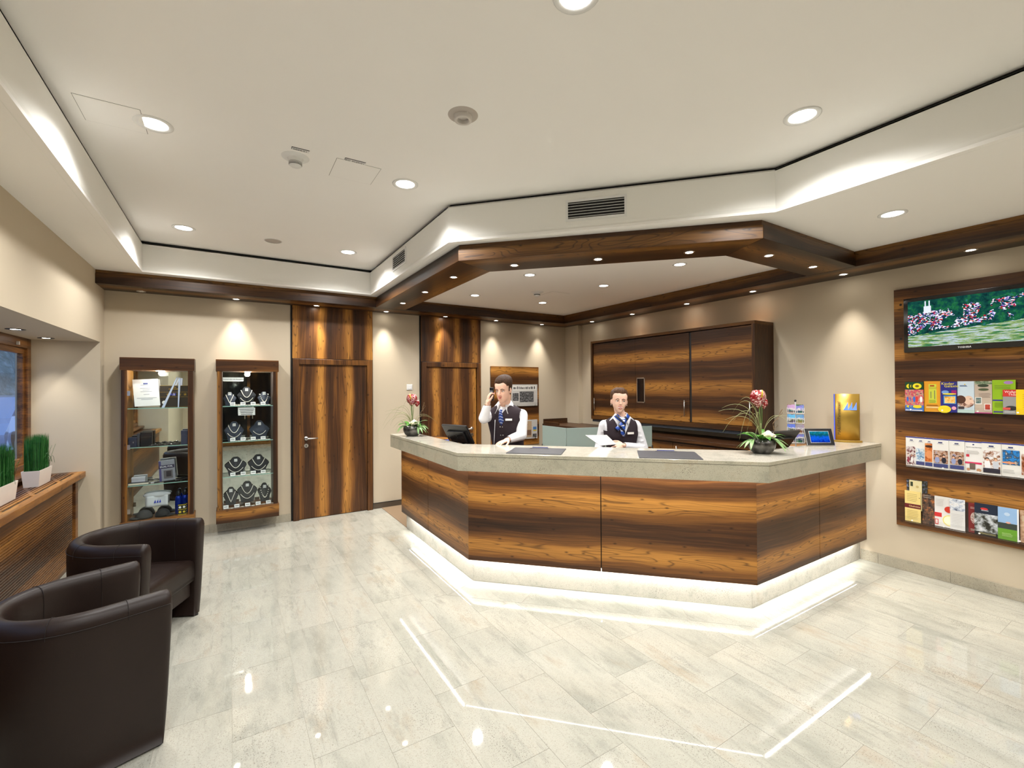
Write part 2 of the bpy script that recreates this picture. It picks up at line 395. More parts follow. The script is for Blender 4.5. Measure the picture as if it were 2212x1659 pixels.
# ---- dark timber beams (face in two layers, the upper strip set back)
def beam(poly_lo, poly_hi, name, mats, lab):
    pass
RING = [(1.645,6.06),(1.645,3.497),(3.305,1.825),(4.815,1.825)]   # outer edge of the ring over the counter
RIN = [(2.05,6.06),(2.05,3.675),(3.480,2.235),(4.815,2.235)]
def seg(name, q, mat):
    c = MB(); c.prism(q, ZBM, 2.877)
    m = [sum(p[0] for p in q)/4, sum(p[1] for p in q)/4]
    return struct(c.build(name, mat, bevel=0.003))
b1 = seg('trim_4', [(XL,YB),(XL,6.06),(4.82,6.06),(5.23,YB)], W_DX); B(XL,4.84,6.075,YB,2.877,ZS).build('upper_strip', W_DX, b1)
b2 = seg('trim_5', [(XR,YB),(4.82,6.06),(4.82,YR),(XR,YR)], W_DY); B(4.835,XR,YR,6.08,2.877,ZS).build('upper_strip', W_DY, b2)
for i, (mt, nm) in enumerate(((W_DY,'trim_6'),(W_DD,'trim_7'),(W_DX,'trim_8'))):
    q = [RING[i],RING[i+1],RIN[i+1],RIN[i]]
    b = seg(nm, q, mt)
    ra, rb = offs(RING, 0.014), offs(RIN, -0.014)
    MB().prism([ra[i],ra[i+1],rb[i+1],rb[i]], 2.877, ZS).build('upper_strip', mt, b)
# ---- skirting
def skirt(nm, horiz, a, b, pos, step, mat=G_BASE, h=0.098, th=0.014):
    root = struct(B(*( (a,b,pos-0.003,pos) if horiz else (pos-0.003,pos,a,b) ), 0, h-0.004).build(nm, M_GROUT))
    x = a
    while x < b-1e-6:
        e = min(x+step, b)
        B(*((x+.0008,e-.0008,pos-th,pos) if horiz else (pos-th,pos,x+.0008,e-.0008)), 0.001, h).build('skirting_tile', mat, root); x = e
    return root
skirt('baseboard_back', True, XL, 0.655, YB, 0.47); skirt('baseboard_back', True, 1.705, 2.385, YB, 0.68, plain('dark carpet skirting', srgb(84,72,58), 0.9), 0.075)
skirt('baseboard_back', True, 3.42, 5.15, YB, 2.0, MATS['dark carpet skirting'], 0.075)
B(1.70,2.385,YB-0.016,YB,0.075,0.08).build('cap_strip', M_BLACK, bpy.data.objects['baseboard_back.001'])
skirt('baseboard_right', False, -1.2, 1.83, XR, 0.63); skirt('baseboard_right', False, 1.83, 1.97, XR, 0.3)
# ---- doors on the back wall: veneer panel above, frame, leaf, lever handle
def door(nm, x0, x1, hl):
    xa, xb = x0+0.022, x1-0.016
    root = struct(B(x0, x1, YB-0.008, YB, 0.0, ZBM+0.002).build(nm, M_BLACK))
    B(x0+0.02, x1-0.008, YB-0.028, YB-0.008, 2.092, ZBM).build('transom_panel', W_VX, root)
    fr = MB(); w_ = 0.072
    for a, b in ((xa, xa+w_), (xb-w_, xb)): fr.box(a, b, YB-0.05, YB-0.008, 0.0, 2.085)
    fr.box(xa+w_, xb-w_, YB-0.05, YB-0.008, 2.085-w_, 2.085)
    fr.box(xa+w_-0.012, xa+w_, YB-0.04, YB+0.02, 0, 2.02); fr.box(xb-w_, xb-w_+0.012, YB-0.04, YB+0.02, 0, 2.02)
    fr.build('door_frame', W_FR, root, bevel=0.004)
    leaf = B(xa+w_+0.002, xb-w_-0.002, YB-0.022, YB-0.01, 0.008, 2.011).build('door_leaf', W_VX, root)
    hx = xa+w_+0.085 if hl else xb-w_-0.085; s = 1 if hl else -1
    h = MB(); h.lathe([(0,0),(0.026,0),(0.026,-0.008),(0,-0.008)], (hx,YB-0.022,1.05), 20, 'Y', False)
    h.tube([(hx,YB-0.03,1.05),(hx,YB-0.075,1.05),(hx+0.012*s,YB-0.083,1.05),(hx+0.135*s,YB-0.083,1.05)], 0.0095, 10)
    h.build('door_handle', M_STEEL, leaf, smooth=True)
    k = MB().lathe([(0,0),(0.026,0),(0.026,-0.008),(0,-0.008)], (hx,YB-0.022,0.955), 20, 'Y', False); k.build('escutcheon', M_STEEL, leaf)
    B(hx-0.004,hx+0.004,YB-0.0315,YB-0.0285,0.942,0.966).build('keyhole', M_BLACK, leaf)
    return root
d1 = door('door_1', 0.655, 1.70, True); d2 = door('door_2', 2.388, 3.415, False)
d1['label'] = 'walnut door beside the jewellery show case'; d2['label'] = 'walnut door behind the counter computer'
# ---- window in the left recess
win = struct(MB().box(-1.74,-1.665,6.185,YV,0.92,2.2).box(-1.74,-1.665,0.55,6.185,2.105,2.2).box(-1.74,-1.665,0.55,6.185,0.92,1.0).box(-1.74,-1.665,3.35,3.45,1.0,2.105).box(-1.74,-1.665,0.55,0.65,1.0,2.105).build('window_1', W_OAK, bevel=0.004))
ws = MB()
for a, b in ((0.65,3.35),(3.45,6.185)):
    ws.box(-1.725,-1.685,a,b,2.05,2.105).box(-1.725,-1.685,a,b,1.0,1.055).box(-1.725,-1.685,b-0.05,b,1.055,2.05).box(-1.725,-1.685,a,a+0.05,1.055,2.05)
ws.build('sash', W_OAK, win, bevel=0.003)
for a, b in ((0.70,3.30),(3.50,6.135)): B(-1.712,-1.706,a,b,1.05,2.055).build('pane', M_WPANE, win)
B(-1.70,-1.56,0.55,YV,0.90,0.935).build('window_sill', W_OAK, win, bevel=0.004)
for yy in (5.9,): B(-1.664,-1.645,yy,yy+0.02,2.12,2.15).build('blind_bracket', M_WHITE, win)
# ---- outside the window
snow = plain('grey wet road', srgb(112,120,132), 0.5, var=0.2); hill_m = (lambda t: (t.base(t.ramp(t.noise(t.co(), 1.5, 8.0, 0.75), [(0.3,srgb(38,50,46)),(0.5,srgb(84,98,94)),(0.7,srgb(130,142,146))])), t.set(0.9))[1])(NT('wooded hillside'))
struct(B(-16,-1.9,-6,90,0.1,0.2).build('ground_outside', snow))
hm = MB(); hm.grid([[(-8-abs(z)*0.7+0.5*math.sin(y*1.3+z), y, z) for y in range(-6,90,2)] for z in (0.0,0.8,1.6,2.6,4.0,6.0,9.0,13.0,18.0)])
hl = struct(hm.build('hillside_outside', hill_m)); hl['label'] = 'dim blue wooded slope outside the window'
def car(x, y, col, lab):
    r = thing('parked_car', lab, 'car', (x,y,0.2), 0)
    body = [(-2.1,0.25),(-2.15,0.6),(-1.9,0.82),(-1.25,0.9),(-0.7,1.35),(0.75,1.38),(1.4,0.95),(2.0,0.85),(2.15,0.55),(2.1,0.25)]
    mb = MB(); n = len(body); L_ = []
    for xx, k in ((-0.85,0.96),(-0.75,1.0),(0.75,1.0),(0.85,0.96)): L_.append([(xx*(1 if z < 0.9 else 0.82), yy*k, z) for yy, z in body])
    mb.grid(L_); mb.add(L_[0], [tuple(range(n))]); mb.add(L_[-1], [tuple(range(n))[::-1]])
    mb.build('car_body', plain('car paint '+lab[:6], col, 0.15, 0.3), r, local=True, smooth=False)
    for s in (-1,1): MB().add([(s*0.745,-1.05,0.93),(s*0.745,1.2,0.95),(s*0.72,0.68,1.3),(s*0.72,-0.66,1.28)], [(0,1,2,3)]).build('side_glass', M_BLKGL, r, local=True, solid=0.01)
    for yy in (-1.3,1.3):
        for s in (-1,1):
            wv = MB().lathe([(0.0,-0.1),(0.31,-0.1),(0.31,0.1),(0,0.1)], (s*0.76,yy,0.31), 20, 'X', False).build('wheel', M_BLKPL, r, local=True)
            MB().lathe([(0,-0.11),(0.19,-0.11),(0.19,0.11),(0,0.11)], (s*0.76,yy,0.31), 14, 'X', False).build('hub_cap', M_STEEL, wv, local=True)
car(-4.75, 15.3, srgb(120,140,170), 'blue grey car parked on the road outside the window')
# ---- unseen dark entrance added behind the photographer, so the show case mirrors reflect dark
ent = struct(B(-0.6,2.4,YR+0.001,YR+0.06,0.0,2.55).build('added_dark_door', W_DX)); ent['label'] = 'added dark glazed door behind the photographer, for dark mirror reflections'
for a, b in ((-0.5,0.42),(0.5,1.38),(1.46,2.3)): B(a,b,YR+0.06,YR+0.07,0.12,2.45).build('pane', M_BLKGL, ent)
for xx in (0.36,0.56): MB().tube([(xx,YR+0.1,0.8),(xx,YR+0.1,1.4)], 0.012, 8).build('door_handle', M_STEEL, ent)
# ============================================================ LAMPS
M_LG0 = plain('unlit lamp glass', (0.5,0.5,0.48), 0.2)
def spot_lamp(name, x, y, z, lab, grp, power, rim=0.043, face=0.03, angle=62, blend=1.0, rimmat=None, big=False, soft=0.03):
    r = thing(name, lab, 'ceiling light' if big else 'spotlight', (x,y,z), 0, grp)
    MB().lathe([(face,-0.001),(face*1.05,-0.004),(rim*0.9,-0.005),(rim,-0.003),(rim,0.0),(face,0.0)], (x,y,z), 24, 'Z', False).build('rim', rimmat or M_CHROME, r, smooth=True)
    MB().lathe([(0.0,-0.0012),(face,-0.0012)], (x,y,z), 24, 'Z', False).build('lamp_face', (E_DOWN if big else E_WARM) if power else M_LG0, r)
    if not power: return r
    ld = bpy.data.lights.new(name+'_light', 'SPOT'); ld.energy = power; ld.spot_size = math.radians(angle); ld.spot_blend = blend
    ld.shadow_soft_size = soft; ld.color = (1.0,0.935,0.85) if not big else (1.0,0.988,0.972)
    lo = bpy.data.objects.new('lamp_light', ld); COL.objects.link(lo); lo.parent = r; lo.location = (0,0,-0.012 if not big else -0.02)
    return r
gb = 'halogen spotlights in the dark beams'
for x, y, lab in ((-0.83,6.33,'unlit halogen spotlight in back beam nearest the window corner'),(0.057,6.323,'halogen spotlight in back beam above jewellery show case'),(0.948,6.315,'halogen spotlight in back beam above left walnut door'),
    (1.859,6.322,'halogen spotlight in back beam above wall between the doors'),(2.76,6.33,'halogen spotlight in back beam above second walnut door'),(3.631,6.31,'halogen spotlight in back beam left of newspaper board'),
    (4.539,6.315,'halogen spotlight in back beam right of newspaper board'),(5.075,5.64,'halogen spotlight in right beam at inner room corner'),(5.075,4.76,'halogen spotlight in right beam, second from inner corner'),
    (5.065,3.805,'halogen spotlight in right beam above middle of wall cabinet'),(5.06,2.92,'halogen spotlight in right beam above near end of wall cabinet'),(5.055,2.02,'halogen spotlight in right beam above gold card display'),
    (5.04,1.126,'halogen spotlight in right beam above television'),(5.04,0.2,'halogen spotlight in right beam beyond television, outside the frame'),
    (1.856,5.59,'halogen spotlight in ring beam nearest back wall'),(1.856,4.82,'halogen spotlight in ring beam, second from back wall'),(1.846,4.03,'halogen spotlight in ring beam just before its left bend'),
    (2.126,3.366,'leftmost halogen spotlight on slanted ring beam'),(2.635,2.848,'middle halogen spotlight on slanted ring beam'),(3.133,2.325,'rightmost halogen spotlight on slanted ring beam'),
    (3.782,2.045,'halogen spotlight in ring beam just past its right bend'),(4.493,2.035,'halogen spotlight in ring beam nearest right wall')):
    spot_lamp('recessed_spotlight', x, y, ZBM, lab, gb, 0 if x < -0.5 else SPOT_W)
gd = 'round downlights in the raised ceiling'
for x, y, lab in ((-0.378,5.305,'round downlight in raised ceiling at far left corner'),(1.13,5.31,'round downlight in raised ceiling near corner grille'),(-0.376,3.31,'large looking round downlight beside left ceiling hatch'),
    (1.124,3.315,'round downlight right of numbered ceiling hatch'),(2.78,1.306,'round downlight above right counter corner'),(1.156,1.36,'round downlight cut by top edge of picture'),
    (-0.38,1.31,'round downlight above the seating, outside the frame'),(-0.38,-0.7,'left round downlight behind the photographer'),(1.15,-0.7,'middle round downlight behind the photographer'),(2.78,-0.7,'right round downlight behind the photographer')):
    spot_lamp('round_downlight', x, y, ZT, lab, gd, DOWN_W, 0.095, 0.068, 150, 0.6, M_WHITE, True, 0.07)
spot_lamp('round_downlight', 4.0, 1.291, ZS, 'round downlight in low ceiling in front of television wall', gd, DOWN_W*0.6, 0.085, 0.062, 150, 0.6, M_WHITE, True, 0.06)
spot_lamp('round_downlight', 4.0, -0.7, ZS, 'round downlight in low ceiling, outside the frame', gd, DOWN_W*0.6, 0.085, 0.062, 150, 0.6, M_WHITE, True, 0.06)
gi = 'downlights inside the reception ceiling'
for x, y, lab in ((2.754,4.05,'reception downlight nearest left side of ring beam'),(3.811,2.94,'reception downlight nearest slanted beam on the right'),(3.815,4.03,'middle reception downlight right of small smoke detector'),
    (2.74,5.315,'reception downlight at far left near back wall'),(3.823,5.297,'reception downlight at far right near back wall')):
    spot_lamp('round_downlight', x, y, ZS, lab, gi, DOWN_W*0.55, 0.07, 0.05, 150, 0.6, M_WHITE, True, 0.05)
gw = 'spotlights in the window recess'
for x, y, lab in ((-1.49,5.27,'dark rimmed spotlight above window, nearer one'),(-1.50,6.03,'dark rimmed spotlight above window next to the corner')):
    spot_lamp('recessed_spotlight', x, y, 2.20, lab, gw, SPOT_W*0.35, 0.06, 0.034, 80, 0.8, M_BLKPL)
# ============================================================ RECEPTION COUNTER
PL = [(1.811,5.355),(1.811,3.58),(3.375,1.978),(XR-0.002,1.978)]
counter = thing('reception_counter', 'angled walnut reception counter on a lit stone plinth', 'counter', (2.6,2.8,0))
MB().prism(offs(PL,0.012)+offs(PL,0.16)[::-1], 0.0, 0.215).build('plinth_core', M_BLACK, counter)
a_, b_ = offs(PL,0.0), offs(PL,0.012)
for i in range(3): MB().prism([a_[i],a_[i+1],b_[i+1],b_[i]], 0.0, 0.213).build('plinth_slab', G_PLINTH, counter, bevel=0.002)
MB().prism(offs(PL,-0.034)+offs(PL,0.22)[::-1], 0.225, 1.03).build('counter_body', M_BLACK, counter)
a_, b_ = offs(PL,-0.055), offs(PL,-0.035); ZP0, ZP1 = 0.20, 0.992
lp = lambda p,q,t: (p[0]+(q[0]-p[0])*t, p[1]+(q[1]-p[1])*t)
for i, t, mt in ((0,(5.355-4.507)/(5.355-3.56),W_HY),(1,0.497,W_HD),(2,0.51,W_HX)):
    g = 0.0025
    for u0, u1 in ((0,t-0.0016),(t+0.0016,1)):
        MB().prism([lp(a_[i],a_[i+1],u0),lp(a_[i],a_[i+1],u1),lp(b_[i],b_[i+1],u1),lp(b_[i],b_[i+1],u0)], ZP0, ZP1).build('veneer_panel', mt, counter, bevel=0.001)
B(1.756,2.05,5.355,5.373,ZP0,ZP1).build('end_panel', W_HX, counter)
# stone top
OUT = offs(PL,-0.18); OUT = [(OUT[0][0],5.40)]+OUT[1:]
INN = [(1.935,5.40),(1.935,4.045),(3.85,2.13),(XR-0.002,2.13)]
top = thing('stone_countertop', 'pale speckled granite countertop with deep front edge in shaded grey-green tint', 'countertop', (2.6,2.8,1.0))
MB().prism(OUT+INN[::-1], 1.119, 1.145).build('top_slab', G_TOP, top, bevel=0.002)
a_, b_ = offs(OUT,0.0015), offs(OUT,0.024)
for i in range(3): MB().prism([a_[i],a_[i+1],b_[i+1],b_[i]], 0.994, 1.1165).build('front_apron', G_EDGE, top, bevel=0.0015)
a_ = offs(OUT,0.0); b_ = offs(OUT,0.03)
for i in range(3): MB().prism([a_[i],a_[i+1],offs(OUT,-0.0006)[i+1],offs(OUT,-0.0006)[i]], 1.1195, 1.1445).build('slab_edge', G_EDGE, top)  # same shade-tinted stone laid over the slab's front edge
MB().prism([OUT[0],(OUT[0][0]+0.305,5.40),(OUT[0][0]+0.305,5.38),(OUT[0][0],5.38)], 0.994, 1.1165).build('end_apron', G_EDGE, top)
MB().prism(offs(OUT,0.024)+offs(PL,-0.03)[::-1], 1.04, 1.05).build('underside_board', M_WHITE, top)
# LED strips: carrier, diodes, light
def led(path, z, wl, nm):
    pts = [Vector(p) for p in path]; dm = MB()
    st = thing('led_strip', nm, 'led strip', (pts[1].x, pts[1].y, z), 0, 'led strips of the counter')
    for i in range(len(pts)-1):
        p, q = pts[i], pts[i+1]; d = q-p; L_ = d.length; d.normalize(); nrm = Vector((-d.y,d.x))
        MB().obox((*((p+q)/2),z+0.0025), (*d,0), (*nrm,0), (0,0,1), L_/2, 0.006, 0.002).build('carrier', M_WHITE, st)
        k = int(L_/0.0225)
        for j in range(k):
            c = p+d*((j+0.5)*L_/k); dm.add([(*(c+d*u*0.0045+nrm*v*0.004), z-0.0005) for u, v in ((-1,1),(1,1),(1,-1),(-1,-1))], [(0,1,2,3)])
        ld = bpy.data.lights.new('led_light', 'AREA'); ld.shape = 'RECTANGLE'; ld.size = L_*0.99; ld.size_y = 0.016; ld.energy = wl*L_; ld.color = (1.0,1.0,0.995)
        lo = bpy.data.objects.new('led_light', ld); COL.objects.link(lo); lo.parent = st
        lo.location = Vector((*((p+q)/2), z-0.004))-st.location; lo.rotation_euler = (0,0,math.atan2(d.y,d.x))
    dm.build('diodes', E_LED, st, kind='stuff')
pu = offs(PL,-0.115); pu[0] = (pu[0][0],5.25); pu[-1] = (5.115,pu[-1][1]); led(pu, 1.03, LED_W*0.85, 'warm white led strip tucked under the stone counter edge')
pd = offs(PL,-0.028); pd[0] = (pd[0][0],5.20); pd[-1] = (5.10,pd[-1][1]); led(pd, 0.217, LED_W, 'white led strip under the walnut panels lighting the floor')
# staff worktop behind the stone ledge
M_DESK = wood('desk walnut', DG, DN, period=0.5, dark=0.8)
for poly, lgs, lab in (([(1.94,5.37),(1.94,4.052),(2.248,4.066),(2.248,5.37)],((2.2,5.3),(2.2,4.12)),'dark wooden staff worktop behind the left end of the counter'),
    ([(1.945,4.042),(3.847,2.138),(3.855,2.45),(2.25,4.06)],((2.27,4.0),(3.82,2.45)),'dark wooden staff worktop behind the slanted counter front'),
    ([(3.855,2.133),(5.23,2.133),(5.23,2.45),(3.86,2.45)],((3.95,2.40),(5.15,2.40)),'dark wooden staff worktop behind the tablet and gold display')):
    desk = thing('staff_desk', lab, 'desk', (*poly[2],0), 0, 'staff worktops behind the counter')
    MB().prism(poly, 1.06, 1.09).build('desk_top', M_DESK, desk)
    for x, y in lgs: B(x-0.02,x+0.02,y-0.02,y+0.02,0.005,1.06).build('leg', M_STEEL, desk)

# ============================================================ THINGS ON THE COUNTER
ZC = 1.145
M_PAD = plain('dark grey leather pad', srgb(62,62,66), 0.45)
def pad(cx, cy, hl, hd, lab):
    r = thing('desk_pad', lab, 'desk pad', (cx,cy,ZC), 0, 'desk pads on the counter')
    MB().obox((cx,cy,ZC+0.003), DG, DN, Z_, hl, hd, 0.003).build('pad', M_PAD, r, bevel=0.002)
    c = Vector((cx,cy,0))+Vector(DN)*(hd-0.03)
    MB().obox((c.x,c.y,ZC+0.0075), DG, DN, Z_, 0.085, 0.024, 0.0015).build('clip_plate', plain('clip grey', srgb(84,84,88), 0.3), r)
    MB().tube([tuple(Vector((c.x,c.y,ZC+0.011))+Vector(DN)*0.02+Vector(DG)*s) for s in (-0.07,0.07)], 0.004).build('pen', plain('blue pen', srgb(40,50,120), 0.3), r)
pad(2.246, 3.21, 0.232, 0.178, 'dark grey leather desk pad in front of the man'); pad(2.988, 2.434, 0.232, 0.20, 'dark grey leather desk pad in front of the woman')

M_BOWL = (lambda t: (t.base(t.ramp(t.noise(t.co(), 14.0, 4.0), [(0.35,(0.035,0.033,0.03)),(0.65,(0.17,0.165,0.155))])), t.set(0.28, 0.75))[1])(NT('smoky metal glaze'))
def leafmat(n, a, b):
    t = NT(n); t.base(t.mix(t.noise(t.co(), 30.0, 3.0), a, b)); return t.set(0.35, spec=0.5)
M_LEAF = leafmat('glossy green leaf', srgb(44,92,28), srgb(88,150,52)); M_LEAF2 = leafmat('grey green leaf', srgb(84,124,70), srgb(150,182,122))
M_STEM = plain('green stem', srgb(92,118,60), 0.5); M_GRASS = plain('pale bear grass', srgb(138,140,92), 0.5); M_TWIG = plain('brown twig', srgb(120,96,70), 0.7)
M_ROSE = plain('cream rose petal', srgb(244,240,214), 0.6); M_SPADIX = plain('yellow spadix', srgb(226,200,60), 0.5)
M_SPATHE = (lambda t: (t.base(t.ramp(t.noise(t.co(), 70.0, 3.0, 0.7), [(0.44,srgb(128,14,20)),(0.53,srgb(150,24,30)),(0.57,srgb(226,196,190))])), t.set(0.22, coat=0.3))[1])(NT('mottled red spathe'))
def bez(p0, p1, p2, p3, n):
    out = []
    for i in range(n+1):
        t = i/n; out.append(Vector(p0)*(1-t)**3+Vector(p1)*3*t*(1-t)**2+Vector(p2)*3*t*t*(1-t)+Vector(p3)*t**3)
    return out
def leaf(base, tip, width, rise, mat, parent, name='leaf', lobes=0):
    base, tip = Vector(base), Vector(tip); d = tip-base; mid = base+d*0.5+Vector((0,0,rise))
    side = d.cross(Vector((0,0,1))).normalized(); rows = []
    n = 8
    for i in range(n+1):
        t = i/n; c = base*(1-t)**2+mid*2*t*(1-t)+tip*t*t
        wv = width*math.sin(PI*min(1,t*0.97+0.03))**0.8*(1-0.35*t)
        if lobes and i % 2: wv *= 0.55
        rows.append([c-side*wv+Vector((0,0,0.22*wv)), c-side*wv*0.5+Vector((0,0,0.04*wv)), c, c+side*wv*0.5+Vector((0,0,0.04*wv)), c+side*wv+Vector((0,0,0.22*wv))])
    return MB().grid(rows).build(name, mat, parent, smooth=True, local=True, solid=0.0012)
def arrangement(x, y, rz, sc, lab, seed, lean):
    rnd = random.Random(seed)
    r = thing('flower_bowl', lab, 'flower arrangement', (x,y,ZC), rz, 'flower bowls on the counter')
    MB().lathe([(0.0,0.0),(0.058,0.0),(0.083,0.02),(0.10,0.052),(0.104,0.082),(0.099,0.112),(0.094,0.114),(0.096,0.082),(0.0,0.07)], n=32).build('bowl', M_BOWL, r, smooth=True, local=True)
    MB().lathe([(0.0,0.10),(0.094,0.098)], n=20).build('moss', plain('dark moss', srgb(40,52,26), 0.9), r, local=True)
    # broad leaves round the rim
    for i in range(11):
        a = 2*PI*i/11+rnd.uniform(-0.2,0.2); l_ = rnd.uniform(0.10,0.15); el = rnd.uniform(-0.035,0.07)
        b = (0.045*math.cos(a), 0.045*math.sin(a), 0.112)
        leaf(b, ((0.05+l_)*math.cos(a), (0.05+l_)*math.sin(a), 0.112+el), rnd.uniform(0.022,0.034), 0.05, M_LEAF if i % 3 else M_LEAF2, r)
    for a0, dz in ((-0.5,-0.06),(3.4,-0.05),(0.1,-0.02)):                       # lobed leaves hanging over the rim
        for k in (-0.5,-0.2,0.1,0.4):
            a = a0+k; leaf((0.085*math.cos(a0),0.085*math.sin(a0),0.118), ((0.19)*math.cos(a), 0.19*math.sin(a), 0.10+dz-abs(k)*0.02), 0.018, 0.03, M_LEAF2, r, 'lobed_leaf')
    # cream rose
    rose = MB().ell((0,0,0.01),(0.022,0.022,0.026)).build('rose', M_ROSE, r, smooth=True, local=True); rose.location = (0.03,-0.045,0.155) if lean < 0 else (-0.035,-0.045,0.15)
    for ring, (rad, hgt, n) in enumerate(((0.022,0.034,4),(0.034,0.03,5),(0.048,0.02,6))):
        for i in range(n):
            a = 2*PI*(i+0.5*ring)/n; rows = []
            for j in range(5):
                t = j/4; rr = rad*(0.25+0.75*math.sin(t*PI/2)); zz = -0.02+hgt*t*1.3
                w_ = rad*0.85*math.sin(PI*(0.15+0.7*t)); rows.append([(rr*math.cos(a)-w_*k*math.sin(a), rr*math.sin(a)+w_*k*math.cos(a), zz-0.006*k*k) for k in (-1,-0.5,0,0.5,1)])
            MB().grid(rows).build('petal', M_ROSE, rose, smooth=True, local=True, solid=0.0012)
    # anthurium: heart-shaped spathe with a yellow spadix
    hz = 0.465*sc; hx = lean
    MB().tube(bez((0,0,0.11),(0.0,0.0,0.22),(hx,0,0.3*sc),(hx,-0.02,hz-0.01),10), 0.004).build('flower_stem', M_STEM, r, smooth=True, local=True)
    sp = MB(); N = 28; rim = []
    for i in range(N):
        t = 2*PI*i/N; px = 0.067*sc*math.sin(t)*(1-0.1*math.cos(t)); pz = 0.072*sc*(math.cos(t)-0.28*max(0,math.cos(t))**6+0.0)
        if abs(t-PI) < 0.5: pz -= 0.03*sc*(1-abs(t-PI)/0.5)
        rim.append((px, pz))
    rows = []
    for k in (0.06,0.35,0.7,1.0): rows.append([(hx+px*k, -0.02-0.03*(1-k*k)+0.35*abs(px)*k*0.5+0.018*k, hz-0.0+pz*k) for px, pz in rim]+[(hx+rim[0][0]*k, -0.02-0.03*(1-k*k)+0.018*k, hz+rim[0][1]*k)])
    o = sp.grid(rows).build('spathe', M_SPATHE, r, smooth=True, local=True, solid=0.0015); 
    MB().tube([(hx,-0.045,hz-0.005),(hx-0.004,-0.062,hz+0.025),(hx-0.008,-0.066,hz+0.055)], [0.006,0.0055,0.003], 8).build('spadix', M_SPADIX, r, smooth=True, local=True)
    rows = [[(hx+0.055+px*k*0.5, 0.012+0.01*k, hz-0.05+pz*k*0.55) for px, pz in rim+[rim[0]]] for k in (0.06,0.5,1.0)]
    MB().grid(rows).build('spathe', M_SPATHE, r, smooth=True, local=True, solid=0.0015)
    # arching grass and a twig
    gm = MB()
    for i in range(15):
        a = rnd.gauss(PI if lean > -1 else 0, 0.55) if i < 10 else rnd.uniform(0, 2*PI); L_ = rnd.uniform(0.14,0.34); h_ = rnd.uniform(0.22,0.5)*sc
        c, s = math.cos(a), math.sin(a)
        gm.tube(bez((0.01*c,0.01*s,0.11),(0.02*c,0.02*s,h_*0.9),(L_*0.55*c,L_*0.55*s,h_*1.12),(L_*c,L_*s,max(0.05,h_*rnd.uniform(0.25,0.95))),12), [0.0016]*9+[0.0012,0.001,0.0008,0.0004], 4)
    gm.build('bear_grass', M_GRASS, r, local=True, kind='stuff')
    tw = MB(); p = Vector((0.04,0.0,0.11)); pts = [p.copy()]
    for i in range(12): p = p+Vector((0.009+rnd.uniform(-0.012,0.014), rnd.uniform(-0.012,0.012), 0.02+rnd.uniform(-0.006,0.01))); pts.append(p.copy())
    tw.tube(pts, 0.0028, 5)
    for i in (4,7,9): tw.tube([pts[i], pts[i]+Vector((0.02,0.01,0.012)), pts[i]+Vector((0.03,-0.008,0.03)), pts[i]+Vector((0.018,-0.012,0.04))], 0.0018, 5)
    tw.build('curly_twig', M_TWIG, r, local=True)
    for sgn in (-1,1): MB().tube(bez((0,0.01,0.11),(0.005*sgn,0.01,0.2),(0.01*sgn,0.0,0.3),(0.012*sgn+hx*0.5,0.0,0.40*sc),8), 0.003, 5).build('flower_stem', M_STEM, r, local=True)
    return r
RZ = -YAW
arrangement(3.70, 2.075, RZ, 1.0, 'bowl with red anthurium and white rose beside the tablet', 3, -0.02)
arrangement(1.785, 5.06, RZ, 0.93, 'bowl with red anthurium and white rose at far left counter end', 11, -0.005)

def slab(name, c, ex, ey, hx, hy, t, mat, parent, bevel=0.0):
    ex = Vector(ex).normalized(); ey = Vector(ey).normalized(); return MB().obox(c, ex, ey, ex.cross(ey), hx, hy, t).build(name, mat, parent, bevel=bevel)
# left computer monitor seen from behind, tilted
def monitor(x, y, wdir, face, tilt, wid, hgt, lab):
    wdir = Vector((*wdir,0)).normalized(); face = Vector((*face,0)).normalized()
    upv = (Vector((0,0,1))*math.cos(tilt)-face*math.sin(tilt)); nb = -(face*math.cos(tilt)+Vector((0,0,1))*math.sin(tilt))*-1
    nrm = wdir.cross(upv); 
    if nrm.dot(face) > 0: nrm = -nrm                       # nrm points to the back of the monitor
    r = thing('computer_monitor', lab, 'monitor', (x,y,1.09))
    c = Vector((x,y,1.09))+Vector((0,0,0.03))+upv*(hgt/2)
    slab('housing', c, wdir, upv, wid/2, hgt/2, 0.011, M_BLKPL, r, 0.004)
    slab('back_bulge', c+nrm*0.02-upv*0.02, wdir, upv, wid*0.33, hgt*0.3, 0.012, M_BLKPL, r, 0.006)
    slab('screen', c-nrm*0.0115, wdir, upv, wid/2-0.012, hgt/2-0.012, 0.0006, plain('dim screen', (0.02,0.03,0.05), 0.1, emit=(0.3,0.5,0.9), es=0.35), r)
    slab('rear_badge', c+nrm*0.0325+upv*0.0-wdir*0.005, wdir, upv, 0.006, 0.004, 0.0008, M_STEEL, r)
    MB().tube([c+nrm*0.02-upv*0.02, Vector((x,y,1.13))+nrm*0.05*0+face*0.02, Vector((x,y,1.095))+face*0.03], 0.018, 8).build('neck', M_BLKPL, r)
    slab('stand', (x+face.x*0.03,y+face.y*0.03,1.096), wdir, face, 0.1, 0.075, 0.005, M_BLKPL, r, 0.002)
monitor(2.07, 4.33, (0.37,-0.93), (0.93,0.37), math.radians(33), 0.345, 0.23, 'black computer monitor seen from behind at left counter bend')
monitor(4.30, 2.30, (0.93,-0.2), (0.25,0.95), math.radians(38), 0.36, 0.21, 'black computer monitor lying back behind the tablet')
kb = thing('keyboard', 'black computer keyboard on staff worktop by the man', 'keyboard', (2.14,3.985,1.09))
slab('keyboard_body', (2.14,3.985,1.10), DG, DN, 0.19, 0.07, 0.009, M_BLKPL, kb, 0.003)
